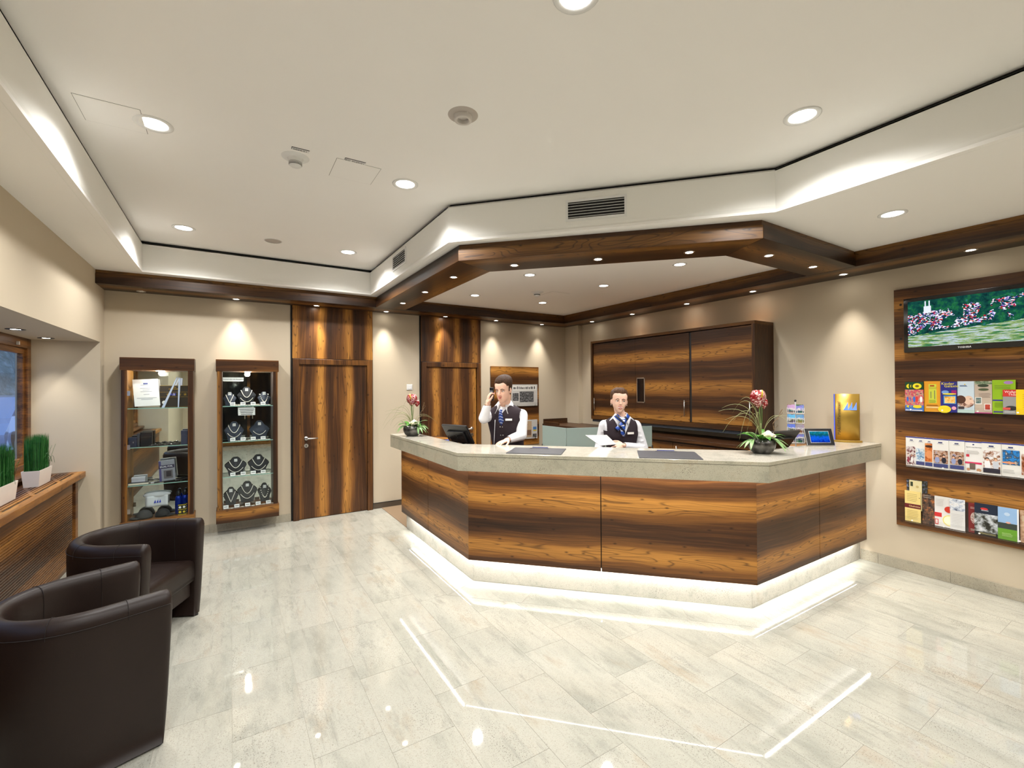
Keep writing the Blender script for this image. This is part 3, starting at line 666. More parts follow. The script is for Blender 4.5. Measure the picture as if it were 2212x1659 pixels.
for i in range(5): slab('key_row', (2.14+S45*(-0.05+0.025*i), 3.985+S45*(-0.05+0.025*i), 1.1105), DG, DN, 0.18, 0.010, 0.002, M_GREY, kb, 0.001)
tag(slab('blue_folder', (2.09,4.72,1.094), (0.2,1,0), (1,-0.2,0), 0.15, 0.09, 0.003, plain('blue folder', srgb(52,72,150), 0.5), None), 'blue paper folder on staff worktop beside left monitor', 'folder')
# tablet in a stand
tb = thing('tablet', 'tablet with lit blue lake picture in silver edged black frame', 'tablet', (4.56,2.02,ZC))
tw_ = Vector((0.82,-0.57,0)).normalized(); tn = Vector((-0.57,-0.82,0)).normalized(); tl = math.radians(20)
tu = Vector((0,0,1))*math.cos(tl)-tn*math.sin(tl); tf = tn*math.cos(tl)+Vector((0,0,1))*math.sin(tl); tc = Vector((4.55,2.01,ZC+0.004))+tu*0.081
slab('frame', tc, tw_, tu, 0.123, 0.081, 0.006, M_STEEL, tb, 0.004); slab('front', tc+tf*0.0065, tw_, tu, 0.119, 0.077, 0.0012, plain('tablet black', srgb(30,30,34), 0.25), tb)
slab('inner_rim', tc+tf*0.008, tw_, tu, 0.088, 0.056, 0.0008, M_STEEL, tb)
M_LAKE = (lambda t: (lambda e, P: (setattr(e.inputs[1],'default_value',0.5), t.L(t.ramp(t.math('ADD', t.math('MULTIPLY', t.dot(P,(0,0,1)), 7.2), t.math('MULTIPLY_ADD', t.noise(P, 60.0, 4.0), 0.55, -8.75), 0), [(0.0,srgb(8,30,140)),(0.3,srgb(20,90,220)),(0.5,srgb(10,80,90)),(0.62,srgb(20,110,120)),(0.8,srgb(30,140,200)),(1.0,srgb(60,190,255))]), e.inputs[0]), t.L(e.outputs[0], t.out.inputs[0]), t.m)[3])(t.n('Emission'), t.co()))(NT('lake picture on screen'))
slab('screen', tc+tf*0.0092, tw_, tu, 0.083, 0.051, 0.0004, M_LAKE, tb)
MB().tube([tc-tf*0.006, Vector((4.60,2.10,ZC+0.006)), Vector((4.64,2.05,ZC+0.005))], 0.006, 6).build('stand_leg', M_STEEL, tb)
# gold partner-card display
gd_ = thing('gold_card_display', 'curved gold card display with three blue lit sails by the wall', 'display', (5.125,2.03,ZC))
M_GOLD = plain('satin gold', srgb(176,142,62), 0.35, 0.6); M_BLUE = plain('blue lit acrylic', (0.02,0.05,0.6), 0.2, emit=(0.06,0.14,1.0), es=0.4)
nE = Vector((-0.86,-0.5,0)).normalized(); wE = Vector((0.5,-0.86,0)).normalized(); cE = Vector((5.10,2.02,0))
for i in range(1): 
    rows = []
    for z in (ZC+0.02, ZC+0.468):
        rows.append([tuple(cE+wE*(0.098*k)+nE*(0.028*(1-k*k))+Vector((0,0,z))) for k in [j/8-1 for j in range(17)]])
    MB().grid(rows).build('gold_sheet', M_GOLD, gd_, smooth=True, solid=0.003)
MB().prism([tuple((cE+wE*(0.118*math.cos(a))+nE*(0.06*math.sin(a)))[:2]) for a in [2*PI*i/24 for i in range(24)]], ZC, ZC+0.017).build('gold_base', M_GOLD, gd_, bevel=0.002)
for k in range(4): MB().obox(tuple(cE+wE*(-0.098)+nE*(-0.012*k-0.006)+Vector((0,0,ZC+0.243))), wE, nE, Z_, 0.004, 0.004, 0.224).build('blue_fin', M_BLUE if k % 2 == 0 else M_BLKPL, gd_)
for k in range(3):
    b = cE+nE*0.03+wE*(0.0+0.034*k-0.012); z0 = ZC+0.312
    pts = [b+wE*-0.022+Vector((0,0,z0)), b+wE*0.014+Vector((0,0,z0)), b+wE*0.013+Vector((0,0,z0+0.075)), b+wE*0.002+Vector((0,0,z0+0.045))]
    MB().add(pts, [(0,1,2,3)]).build('blue_sail', plain('sail light', (0.1,0.2,0.9), 0.2, emit=(0.12,0.25,1.0), es=0.42), gd_, solid=0.004)
text('MARITIM Partnercard', 0.036, tuple(cE+wE*(-0.058)+nE*0.026+Vector((0,0,ZC+0.07))), (0,0,1), tuple(-wE), plain('dark engraved letters', srgb(70,56,28), 0.5), gd_, spacing=1.0)
# rotating postcard tower
pr = thing('postcard_rack', 'white wire postcard tower filled with landscape cards', 'postcard rack', (4.66,2.28,1.09))
M_WIRE = plain('white wire', (0.75,0.75,0.75), 0.4)
MB().lathe([(0,0),(0.085,0),(0.085,0.008),(0,0.01)], (4.66,2.28,1.09), 24).build('base_plate', M_WIRE, pr); MB().tube([(4.66,2.28,1.095),(4.66,2.28,1.545)], 0.006).build('spindle', M_WIRE, pr)
MB().ell((4.66,2.28,1.55),(0.011,0.011,0.012)).build('knob', M_BLKPL, pr, smooth=True)
def card_mat(i):
    t = NT('postcard print %d' % i); rr = random.Random(i*7); sky = srgb(rr.randint(90,200),rr.randint(110,190),rr.randint(150,235)); mid = srgb(rr.randint(30,160),rr.randint(60,130),rr.randint(40,110)); lo_ = srgb(rr.randint(40,190),rr.randint(70,150),rr.randint(30,160))
    P = t.co(); v = t.math('FRACT', t.math('MULTIPLY_ADD', t.dot(P,(0,0,1)), 11.0, t.math('MULTIPLY', t.noise(P, 40.0, 4.0), 0.7)))
    t.base(t.ramp(v, [(0.0,lo_),(0.35,mid),(0.55,srgb(230,225,220)),(0.6,sky),(1.0,sky)])); return t.set(0.25)
CARDM = [card_mat(i) for i in range(6)]
cN = Vector((-0.89,-0.45,0)).normalized(); cW = Vector((0.45,-0.89,0)).normalized(); ci = 0
for s_, (nv, wv) in enumerate(((cN,cW),(cW,-cN),(-cW,cN))):
    for row in range(4):
        zc = 1.475-row*0.094
        for k in (-1,1):
            c = Vector((4.66,2.28,zc))+nv*0.06+wv*(0.036*k)
            card = slab('postcard', c, wv, (0,0,1), 0.032, 0.04, 0.0012, CARDM[ci % 6], None); ci += 1
            nm_r = ('topmost','second','third','lowest')[row]; nm_k = ('left' if k < 0 else 'right'); nm_s = ('facing the lobby','on the flank towards the gold display','on the flank towards the flowers')[s_]
            tag(card, '%s %s landscape postcard in wire tower, %s' % (nm_r, nm_k, nm_s), 'postcard', 'postcards in the wire tower')
        wr = MB()
        for k in (-1,1):
            c = Vector((4.66,2.28,zc))+nv*0.068+wv*(0.036*k)
            wr.tube([c+wv*-0.034+Vector((0,0,0.01)), c+wv*-0.034-Vector((0,0,0.043)), c+wv*0.034-Vector((0,0,0.043)), c+wv*0.034+Vector((0,0,0.01))], 0.0018, 4)
            wr.tube([c+wv*-0.02-Vector((0,0,0.043)), c+wv*-0.02+Vector((0,0,0.005)), c+wv*0.02+Vector((0,0,0.005)), c+wv*0.02-Vector((0,0,0.043))], 0.0016, 4)
            wr.tube([c-Vector((0,0,0.043)), c-nv*0.07-Vector((0,0,0.043))], 0.0016, 4)
        wr.build('wire_pocket', M_WIRE, pr, kind='stuff')
# ============================================================ CABINETS, NEWSPAPER BOARD, TELEVISION WALL
W_CABU = wood('walnut cabinet side upright', Z_, Y_, period=0.4, dark=0.6); W_CABH = wood('walnut cabinet door', Y_, Z_, phase=0.9, dark=0.78)
W_CABF = wood('dark cabinet frame', Y_, Z_, period=1.1, dark=0.5, band=0.4)
cb = thing('wall_cabinet', 'dark walnut wall cabinet with sliding doors and steel bar handles', 'cabinet', (5.05,4.1,1.19))
cx0, cx1, cy0, cy1, cz0, cz1 = 4.86, XR-0.001, 2.79, 5.44, 1.19, 2.415
for nm, bx_, mt in (('top_board',(cx0,cx1,cy0,cy1,cz1-0.035,cz1),W_CABF),('bottom_board',(cx0,cx1,cy0,cy1,cz0,cz0+0.055),W_CABF),('side_board',(cx0,cx1,cy0,cy0+0.035,cz0+0.055,cz1-0.035),W_CABU),('side_board',(cx0,cx1,cy1-0.035,cy1,cz0+0.055,cz1-0.035),W_CABU),('back_board',(cx1-0.01,cx1,cy0+0.035,cy1-0.035,cz0+0.055,cz1-0.035),M_BLACK),('light_pelmet',(cx0+0.02,cx0+0.035,cy0+0.01,cy1-0.01,cz0-0.04,cz0),plain('blue grey pelmet', srgb(58,64,74), 0.4))): B(*bx_).build(nm, mt, cb)
for a, b, hy, xo in ((4.532,5.40,5.362,0.022),(3.64,4.529,3.698,0.022),(2.83,3.60,2.845,0.012)):
    dr = B(cx0+xo, cx0+xo+0.018, a, b, cz0+0.06, cz1-0.045).build('cabinet_door', W_CABH, cb, bevel=0.001)
    if abs(hy-3.698) < 0.01 or hy > 5 or hy < 3:
        h = MB(); hx = cx0+xo-0.028; h.tube([(hx,hy,1.318),(hx,hy,1.522)], 0.006, 8)
        for z in (1.345,1.495): h.tube([(hx,hy,z),(cx0+xo,hy,z)], 0.004, 6)
        h.build('bar_handle', M_STEEL, dr, smooth=True)
    if 4.4 < b < 4.6:
        fr = MB(); y0, y1, z0, z1 = 4.357, 4.505, 1.47, 1.822; xa = cx0+xo-0.004
        for q in ((y0,y0+0.014,z0,z1),(y1-0.014,y1,z0,z1),(y0,y1,z0,z0+0.014),(y0,y1,z1-0.014,z1)): fr.box(xa,xa+0.004,*q)
        fr.build('slot_frame', M_STEEL, dr); B(xa+0.001,xa+0.003,y0+0.012,y1-0.012,z0+0.012,z1-0.012).build('dark_glass', M_BLKGL, dr)
B(cx0+0.03,cx0+0.04,3.60,3.64,cz0+0.06,cz1-0.045).build('door_gap', M_BLACK, cb)
bc = thing('base_cabinet', 'low dark walnut cabinet running under the wall cabinet', 'cabinet', (4.95,4.4,0))
B(4.66,XR-0.002,2.50,6.085,0.09,1.02).build('body', W_CABF, bc); B(4.70,XR-0.02,2.52,6.05,0.005,0.09).build('toe_kick', M_BLACK, bc)
B(4.62,XR-0.002,2.48,6.085,1.02,1.06).build('top', W_CABH, bc, bevel=0.003); B(4.62,5.153,6.085,YB-0.02,1.02,1.06).build('top', W_CABH, bc)
B(4.66,5.15,6.085,YB-0.02,0.09,1.02).build('body', W_CABF, bc)
B(4.64,5.15,YB-0.05,YB-0.018,1.06,1.14).build('upstand', W_CABF, bc); B(4.64,4.66,6.0,YB-0.05,1.06,1.10).build('upstand', W_CABF, bc)
for i in range(6):
    a = 2.53+i*0.59; dr = B(4.642,4.66,a+0.003,a+0.587,0.11,1.0).build('cabinet_door', W_CABH, bc, bevel=0.001)
    MB().tube([(4.62,a+0.52,0.80),(4.62,a+0.52,0.965)], 0.006, 8).tube([(4.62,a+0.52,0.82),(4.642,a+0.52,0.82)], 0.004).tube([(4.62,a+0.52,0.945),(4.642,a+0.52,0.945)], 0.004).build('bar_handle', M_STEEL, dr, smooth=True)
gs = thing('glass_screen', 'angled frosted green glass screen behind the woman', 'glass screen', (3.7,4.3,0))
GP_ = [(3.45,4.80),(3.45,4.31),(4.51,3.915)]
for (p, q) in ((GP_[0],GP_[1]),(GP_[1],lp(GP_[1],GP_[2],0.5)),(lp(GP_[1],GP_[2],0.5),GP_[2])):
    m = lp(p,q,0.5); d = Vector((q[0]-p[0],q[1]-p[1],0)); slab('glass_pane', (m[0],m[1],1.07), d, (0,0,1), d.length/2-0.004, 0.13, 0.005, M_FROST, gs, 0.001)
for p in (GP_[0],GP_[1],lp(GP_[1],GP_[2],0.5),GP_[2]):
    MB().tube([(p[0],p[1],0.012),(p[0],p[1],0.96)], 0.012, 8).build('post', M_STEEL, gs); MB().lathe([(0,0),(0.06,0),(0.06,0.008),(0,0.008)], (p[0],p[1],0.005), 16).build('foot', M_STEEL, gs)
# newspaper board on the back wall
nb = thing('newspaper_board', 'walnut newspaper board with clear acrylic holders on the back wall', 'newspaper board', (4.06,YB,0.72))
B(3.595,4.545,YB-0.022,YB-0.001,0.72,2.045).build('board', W_HX, nb, bevel=0.002)
def acr_x(z, x0, x1):
    B(x0,x1,YB-0.062,YB-0.023,z,z+0.003).build('holder_ledge', M_ACRYL, nb); B(x0,x1,YB-0.062,YB-0.059,z,z+0.06).build('holder_lip', M_ACRYL, nb)
    for xx in (x0+0.06,(x0+x1)/2,x1-0.06): MB().lathe([(0,-0.004),(0.008,-0.004),(0.008,0)], (xx,YB-0.06,z+0.02), 10, 'Y', False).build('screw', M_STEEL, nb)
for z in (1.375,0.815): acr_x(z, 3.66, 4.50)
M_NEWS = (lambda t: (lambda P: (t.base(t.mix(t.math('GREATER_THAN', t.math('FRACT', t.math('MULTIPLY', t.dot(P,(0,0,1)), 95.0)), 0.55), srgb(214,212,206), t.mix(t.noise(P, 120.0, 2.0), srgb(120,118,114), srgb(220,218,212)))), t.set(0.8))[1])(t.co()))(NT('newsprint'))
M_PHOTO = (lambda t: (t.base(t.ramp(t.noise(t.co(), 55.0, 6.0, 0.8), [(0.35,(0.01,0.01,0.01)),(0.5,(0.06,0.06,0.06)),(0.65,(0.4,0.4,0.4))])), t.set(0.8))[1])(NT('grey press photograph'))
n1 = thing('newspaper', 'grey newspaper with black and white picture in upper holder', 'newspaper', (4.25,YB-0.045,1.38), 0, 'newspapers on the board')
B(3.975,4.495,YB-0.052,YB-0.028,1.38,1.745).build('folded_sheets', M_NEWS, n1)
B(3.995,4.47,YB-0.0528,YB-0.052,1.645,1.725).build('masthead', plain('news white', srgb(226,224,218), 0.8), n1); B(4.13,4.415,YB-0.0528,YB-0.052,1.445,1.625).build('press_photo', M_PHOTO, n1); B(3.99,4.11,YB-0.0528,YB-0.052,1.47,1.60).build('press_photo', M_PHOTO, n1)
for i in range(13):
    wv = random.uniform(0.014,0.032); xx = 4.01+i*0.0345; B(xx,xx+wv*0.8,YB-0.0534,YB-0.0528,1.665,1.665+random.uniform(0.03,0.05)).build('masthead_stroke', M_INK, n1)
n2 = thing('newspaper', 'newspaper with red masthead in lower holder beside the man', 'newspaper', (4.3,YB-0.045,0.82), 0, 'newspapers on the board')
B(4.08,4.49,YB-0.052,YB-0.028,0.82,1.14).build('folded_sheets', M_NEWS, n2); B(4.10,4.37,YB-0.0528,YB-0.052,0.85,1.12).build('print_block', plain('tan print', srgb(186,160,128), 0.8), n2)
text('rler', 0.085, (4.17,YB-0.0532,1.03), (1,0,0), (0,0,1), plain('red print', srgb(150,40,30), 0.7), n2); B(4.40,4.47,YB-0.0528,YB-0.052,0.97,1.02).build('print_block', plain('print blue', srgb(70,120,180), 0.7), n2); B(4.40,4.47,YB-0.0528,YB-0.052,0.945,0.97).build('print_block', plain('print yellow', srgb(200,180,70), 0.7), n2); B(4.39,4.47,YB-0.0528,YB-0.052,0.84,0.90).build('press_photo', M_PHOTO, n2); B(4.22,4.36,YB-0.0532,YB-0.0528,0.88,0.97).build('press_photo', plain('brown print', srgb(120,90,70), 0.8), n2)
# switch on the wall between the doors
sw = thing('light_switch', 'white square light switch between the two doors', 'switch', (2.235,YB,1.71)); B(2.19,2.275,YB-0.012,YB-0.0005,1.668,1.752).build('switch_frame', M_WHITE, sw, bevel=0.003); B(2.203,2.262,YB-0.017,YB-0.012,1.681,1.739).build('rocker', M_WHITE, sw, bevel=0.002)

# ---- television wall
PF = 5.21
tvp = tag(B(PF, XR-0.001, 0.35, 1.68, 0.413, 2.572).build('wall_panel', W_HY, bevel=0.001), 'tall walnut wall panel carrying television and brochure shelves', 'wall panel')
tv = thing('television', 'black wall television showing a town and meadow landscape', 'television', (5.17,1.2,1.98))
ty0, ty1, tz0, tz1 = 0.815, 1.588, 1.985, 2.467
mb = MB(); mb.box(5.132,5.185,ty0,ty1,tz0,tz1); mb.build('television_body', M_BLKPL, tv, bevel=0.008); B(5.185,PF,1.0,1.4,2.1,2.4).build('wall_mount', M_BLACK, tv)
fr = MB(); s0, s1, q0, q1 = 0.847, 1.555, 2.030, 2.432
for q in ((ty0+0.004,s0,tz0+0.004,tz1-0.004),(s1,ty1-0.004,tz0+0.004,tz1-0.004),(s0,s1,tz0+0.004,q0),(s0,s1,q1,tz1-0.004)): fr.box(5.1285,5.133,*q)
fr.build('bezel', M_BLKGL, tv)
def tv_mat():
    t = NT('town and meadow picture'); P = t.co()
    s = t.math('MULTIPLY', t.math('SUBTRACT', 1.555, t.dot(P,(0,1,0))), 1/0.71); v = t.math('MULTIPLY', t.math('SUBTRACT', t.dot(P,(0,0,1)), 2.03), 1/0.402)
    n1_ = t.noise(P, 22.0, 5.0, 0.7); n2_ = t.noise(P, 90.0, 3.0)
    forest = t.ramp(n1_, [(0.3,srgb(8,30,40)),(0.5,srgb(20,74,66)),(0.62,srgb(34,108,58)),(0.75,srgb(60,100,170))])
    vc = t.n('TexVoronoi'); mp = t.n('Mapping'); t.L(P, mp.inputs[0]); mp.inputs['Scale'].default_value = (1,85,150); t.L(mp.outputs[0], vc.inputs['Vector']); vc.inputs['Scale'].default_value = 1.0
    sep = t.n('SeparateColor'); t.L(vc.outputs['Color'], sep.inputs[0])
    houses = t.ramp(sep.outputs[0], [(0.0,srgb(14,60,60)),(0.32,srgb(30,50,110)),(0.42,srgb(235,235,250)),(0.68,srgb(150,140,220)),(0.78,srgb(205,40,50)),(0.92,srgb(30,90,50))], 'CONSTANT')
    lo_ = t.math('MULTIPLY_ADD', s, 0.24, 0.27); hi = t.math('MULTIPLY_ADD', s, 0.20, 0.70)
    wob = t.math('MULTIPLY_ADD', n1_, 0.26, -0.13); vv = t.math('ADD', v, wob)
    town = t.math('MULTIPLY', t.math('GREATER_THAN', vv, lo_), t.math('LESS_THAN', vv, hi))
    dens = t.math('GREATER_THAN', t.math('ADD', t.noise(P, 9.0, 2.0), t.math('MULTIPLY', s, -0.12)), 0.40); town = t.math('MULTIPLY', town, dens)
    m2 = t.n('Mapping'); t.L(P, m2.inputs[0]); m2.inputs['Scale'].default_value = (1,7,70); m2.inputs['Rotation'].default_value = (0.10,0,0)
    gr = t.noise(m2.outputs[0], 1.0, 5.0, 0.7); meadow = t.ramp(gr, [(0.32,srgb(20,50,90)),(0.42,srgb(50,120,70)),(0.50,srgb(150,170,100)),(0.57,srgb(190,205,225)),(0.64,srgb(120,140,90)),(0.75,srgb(90,170,150))])
    c = t.mix(town, forest, houses); c = t.mix(t.math('LESS_THAN', t.math('ADD', v, t.math('MULTIPLY', wob, 0.35)), t.math('MULTIPLY_ADD', s, 0.18, 0.24)), c, meadow)
    for ss, w0, h0, h1 in ((0.168,0.006,0.74,0.98),(0.205,0.006,0.74,0.98),(0.187,0.034,0.72,0.87)):
        c = t.mix(t.math('MULTIPLY', t.math('LESS_THAN', t.math('ABSOLUTE', t.math('SUBTRACT', s, ss)), w0), t.math('MULTIPLY', t.math('GREATER_THAN', v, h0), t.math('LESS_THAN', v, h1))), c, srgb(225,232,250))
    e = t.n('Emission'); t.L(c, e.inputs[0]); e.inputs[1].default_value = 0.46; t.L(e.outputs[0], t.out.inputs[0]); return t.m
B(5.1305,5.1315,s0,s1,q0,q1).build('screen', tv_mat(), tv)
text('TOSHIBA', 0.020, (5.128,1.232,2.000), (0,-1,0), (0,0,1), plain('logo silver', (0.75,0.75,0.75), 0.3), tv)
for yy in (1.63,): 
    for z in (2.43,2.12): MB().lathe([(0,-0.002),(0.010,-0.002),(0.010,0)], (PF,yy,z), 10, 'X', False).build('panel_screw', M_BLACK, tvp)
# three acrylic shelves
def rack(z, lab):
    r = thing('brochure_shelf', lab, 'shelf', (PF,0.98,z), 0, 'clear brochure shelves')
    B(5.135,PF-0.0005,0.38,1.605,z,z+0.004).build('ledge', M_ACRYL, r); B(5.135,5.138,0.38,1.605,z+0.004,z+0.055).build('front_lip', M_ACRYL, r)
    B(PF-0.004,PF-0.0005,0.38,1.605,z+0.004,z+0.05).build('rear_strip', M_ACRYL, r)
    for yy in (1.545,1.335,1.12,0.9,0.68,0.46): MB().lathe([(0,-0.003),(0.0065,-0.003),(0.0065,0)], (5.135,yy,z+0.024), 10, 'X', False).build('screw', M_WHITE, r)
for z, l_ in ((1.455,'upper clear acrylic brochure shelf under the television'),(0.965,'middle clear acrylic brochure shelf holding white hotel leaflets'),(0.47,'lowest clear acrylic brochure shelf on walnut panel')): rack(z, l_)
def photo(nm, cs, scale=38.0):
    k = 'photo '+nm
    if k in MATS: return MATS[k]
    t = NT(k); st = [(0.32+0.36*i/(len(cs)-1), srgb(*c)) for i, c in enumerate(cs)]; t.base(t.ramp(t.noise(t.co(), scale, 5.0, 0.7), st)); MATS[k] = t.set(0.3); return MATS[k]
def ink(c): return plain('print %d %d %d' % c, srgb(*c), 0.35)
BN = [0]
def brochure(y0, y1, z0, z1, layer, cover, decor, lab, grp):
    # y0 > y1 (left to right in the room); layer 0 leans on the panel, higher layers stand in front
    x = PF-0.010-0.010*layer; BN[0] += 1
    r = thing('brochure', lab, 'brochure', (x,(y0+y1)/2,z0), 0, grp)
    B(x-0.004,x+0.003,y1+0.001,y0-0.001,z0,z1).build('cover', cover if not isinstance(cover, tuple) else ink(cover), r)
    W_, H_ = y0-y1, z1-z0; k = 0
    for d in decor:
        xf = x-0.0045-0.0003*k; k += 1
        if d[0] == 'r':
            _, u0, u1, v0, v1, c = d; B(xf-0.0002,xf+0.0003,y0-W_*u1,y0-W_*u0,z0+H_*v0,z0+H_*v1).build('print_block', ink(c) if isinstance(c, tuple) else c, r)
        elif d[0] == 'e':
            _, u, v, ru, rv, c = d; n = 18
            MB().add([(xf-0.0002,y0-W_*(u+ru*math.cos(2*PI*i/n)),z0+H_*v+W_*rv*math.sin(2*PI*i/n)) for i in range(n)], [tuple(range(n))[::-1]]).build('print_shape', ink(c) if isinstance(c, tuple) else c, r, solid=0.0004)
        elif d[0] == 't':
            _, s_, u, v, sz, c = d; text(s_, sz, (xf,y0-W_*u,z0+H_*v), (0,-1,0), (0,0,1), ink(c), r, depth=0.0002)
        elif d[0] == 'l':
            _, u0, u1, v0, v1, n, c = d
            mbl = MB()
            for i in range(n): vv = v0+(v1-v0)*i/max(1,n-1); mbl.box(xf-0.0002,xf+0.0002,y0-W_*(u1-random.random()*0.15*(u1-u0)),y0-W_*u0,z0+H_*vv-0.0012,z0+H_*vv+0.0012)
            mbl.build('text_lines', ink(c), r, kind='stuff')
    return r
def figs(u0, u1, v0, v1, n, seed, cols):
    rr = random.Random(seed); out = []
    for i in range(n):
        u = u0+(u1-u0)*(i+0.5)/n+rr.uniform(-0.03,0.03); hr_ = (u1-u0)/n*0.2; vb = v0+(v1-v0)*rr.uniform(0.50,0.62)
        out += [('e',u,v0+(v1-v0)*0.26,(u1-u0)/n*0.36,(v1-v0)*0.62,cols[(i+seed)%len(cols)]),('e',u,vb+hr_*0.35,hr_*1.1,hr_*1.25,((70,46,30),(40,30,26),(150,110,60))[(i+seed)%3]),('e',u,vb,hr_*0.9,hr_*1.1,(224,176,148))]
    return out
g1, g2, g3 = 'brochures on the upper shelf', 'leaflets on the middle shelf', 'brochures on the lowest shelf'
zA = 1.462
fam = photo('family', [(40,40,60),(200,170,150),(220,60,50),(60,110,190)], 60)
def greeny(y0, y1, layer, lab): brochure(y0,y1,zA,1.722,layer,(24,70,44),[('r',0,1,0.0,0.34,(70,120,200)),('r',0,1,0.2,0.74,fam),*figs(0.08,0.92,0.28,0.78,3,2,((214,60,50),(235,235,240),(60,110,200))),('e',0.5,0.86,0.36,0.30,(236,222,40)),('e',0.5,0.86,0.16,0.12,(110,90,30)),('e',0.5,0.16,0.36,0.16,(240,220,40)),('r',0.05,0.9,0.02,0.05,(240,240,240))],lab,g1)
greeny(1.602,1.527,0,'dark green leaflet with yellow sun, leftmost on upper shelf'); greeny(1.572,1.49,1,'dark green leaflet with yellow sun, middle of the three alike'); greeny(1.553,1.467,2,'dark green leaflet with yellow sun, next to the orange brochure')
brochure(1.467,1.355,zA,1.728,1,(232,160,40),[('r',0.28,0.74,0.28,0.9,(206,214,70)),('r',0.36,0.62,0.83,0.87,(170,40,30)),('l',0.3,0.8,0.76,0.8,2,(150,110,40)),('r',0.40,0.43,0.44,0.66,(30,40,110)),('r',0.62,0.65,0.42,0.70,(30,40,110)),('l',0.3,0.72,0.3,0.38,4,(110,130,50)),('l',0.15,0.85,0.2,0.22,2,(120,60,20)),('r',0.12,0.88,0.12,0.17,(244,206,140))],'orange brochure with yellow-green field and blue sketch',g1)
brochure(1.357,1.252,zA,1.722,2,(44,44,130),[('t','Kinder',0.06,0.90,0.030,(244,226,60)),('t','Galaxie',0.24,0.82,0.030,(244,226,60)),('e',0.3,0.66,0.22,0.14,(120,160,220)),('r',0.68,0.98,0.58,0.72,(150,30,110)),('e',0.55,0.60,0.42,0.06,(240,220,50)),('r',0.2,0.95,0.28,0.55,(60,150,210)),('r',0.26,0.9,0.30,0.52,photo('child', [(150,70,20),(235,170,60),(245,215,150),(200,60,30)])),('e',0.25,0.1,0.4,0.3,(246,220,40)),('e',0.82,0.14,0.14,0.14,(240,170,190))],'dark blue children brochure with yellow title lettering',g1)
brochure(1.252,1.149,zA,1.724,1,(204,220,230),[('l',0.15,0.6,0.84,0.87,3,(30,70,130)),('e',0.45,0.9,0.04,0.04,(240,200,40)),('r',0.0,1.0,0.0,0.10,(190,214,206)),('e',0.5,0.34,0.5,0.45,photo('portrait', [(60,36,28),(120,74,58),(220,190,170),(240,232,226)], 30)),('e',0.66,0.40,0.28,0.36,(228,196,174)),('e',0.2,0.42,0.3,0.34,(84,52,38)),('e',0.78,0.44,0.07,0.02,(60,40,34)),('e',0.8,0.3,0.06,0.025,(190,100,90)),('r',0.05,0.4,0.12,0.2,(70,60,60))],'pale blue brochure with face portrait on upper shelf',g1)
brochure(1.149,1.047,zA,1.724,1,(196,178,160),[('r',0,1,0.9,1.0,photo('palm', [(40,60,40),(120,140,110),(200,190,170)])),('e',0.5,0.86,0.32,0.12,(60,70,50)),('e',0.52,0.74,0.3,0.10,(80,90,60)),('l',0.25,0.95,0.5,0.62,4,(130,110,100)),('r',0.04,0.42,0.28,0.5,(236,232,226)),('r',0.08,0.38,0.31,0.48,photo('pic1',[(40,60,60),(90,120,120),(180,170,150)])),('r',0.56,0.92,0.1,0.3,(236,232,226)),('r',0.6,0.88,0.12,0.28,photo('pic2',[(120,30,30),(200,80,60),(90,40,40)])),('r',0,1,0.0,0.03,(180,60,120))],'beige brochure with two tilted snapshots on upper shelf',g1)
brochure(1.047,0.918,zA,1.732,1,(146,186,30),[('e',0.7,0.92,0.2,0.1,(170,130,190)),('l',0.1,0.85,0.74,0.83,3,(70,90,60)),('r',0.02,0.5,0.38,0.42,(60,60,140)),('l',0.1,0.8,0.2,0.33,6,(110,140,30)),('r',0.05,0.8,0.04,0.08,(70,60,140)),('e',0.6,0.54,0.16,0.2,(50,40,30))],'lime green brochure standing tall on upper shelf',g1)
brochure(0.987,0.905,zA,1.655,2,(150,150,148),[('r',0,1,0.72,1.0,(206,52,46)),('t','Wallgr',0.12,0.87,0.024,(250,240,236)),('t','Thea',0.35,0.76,0.024,(250,240,236)),('e',0.55,0.25,0.4,0.22,(50,50,48)),('r',0.0,0.5,0.18,0.27,(220,90,80)),('l',0.1,0.9,0.08,0.12,2,(240,240,240))],'small grey and red theatre brochure in front of lime one',g1)
brochure(0.915,0.80,zA,1.656,3,(246,206,24),[('t','T',0.5,0.88,0.02,(60,50,20)),('l',0.45,0.95,0.9,0.93,2,(40,30,10)),('l',0.3,0.95,0.3,0.8,7,(190,150,20)),('e',0.75,0.14,0.22,0.16,(70,60,20))],'bright yellow brochure at right end of upper shelf',g1)
zB = 0.972
def hotel(y0, y1, layer, pic, lab, v0=0.18, v1=0.66, extra=(), fg=()):
    brochure(y0,y1,zB,1.232,layer,(232,230,224),[('r',0,1,0.965,1.0,(44,52,140)),('e',0.5,0.88,0.05,0.05,(40,50,110)),('e',0.58,0.88,0.05,0.05,(40,50,110)),('e',0.42,0.88,0.05,0.05,(40,50,110)),('r',0.3,0.7,0.835,0.845,(150,150,160)),('r',0.08,0.95,v0,v1,pic)]+list(fg)+list(extra),lab,g2)
P_SK = photo('dance',[(24,24,26),(120,50,60),(225,220,215),(190,170,170)],70); P_SEA = photo('sea',[(40,90,150),(120,160,190),(230,235,240),(90,130,90)],30); P_OR = photo('orange face',[(120,50,20),(205,110,50),(226,150,90),(40,30,30)],20); P_CPL = photo('couple',[(26,26,34),(150,100,70),(205,180,160),(110,120,170)],45)
P_DOC = photo('chefs',[(30,30,34),(170,120,90),(235,235,235),(220,220,225)],40); P_HAND = photo('crowd ball',[(30,110,190),(50,140,215),(30,50,70),(230,220,210)],34)
bl = ('r',0.08,0.95,0.06,0.18,(70,78,130))
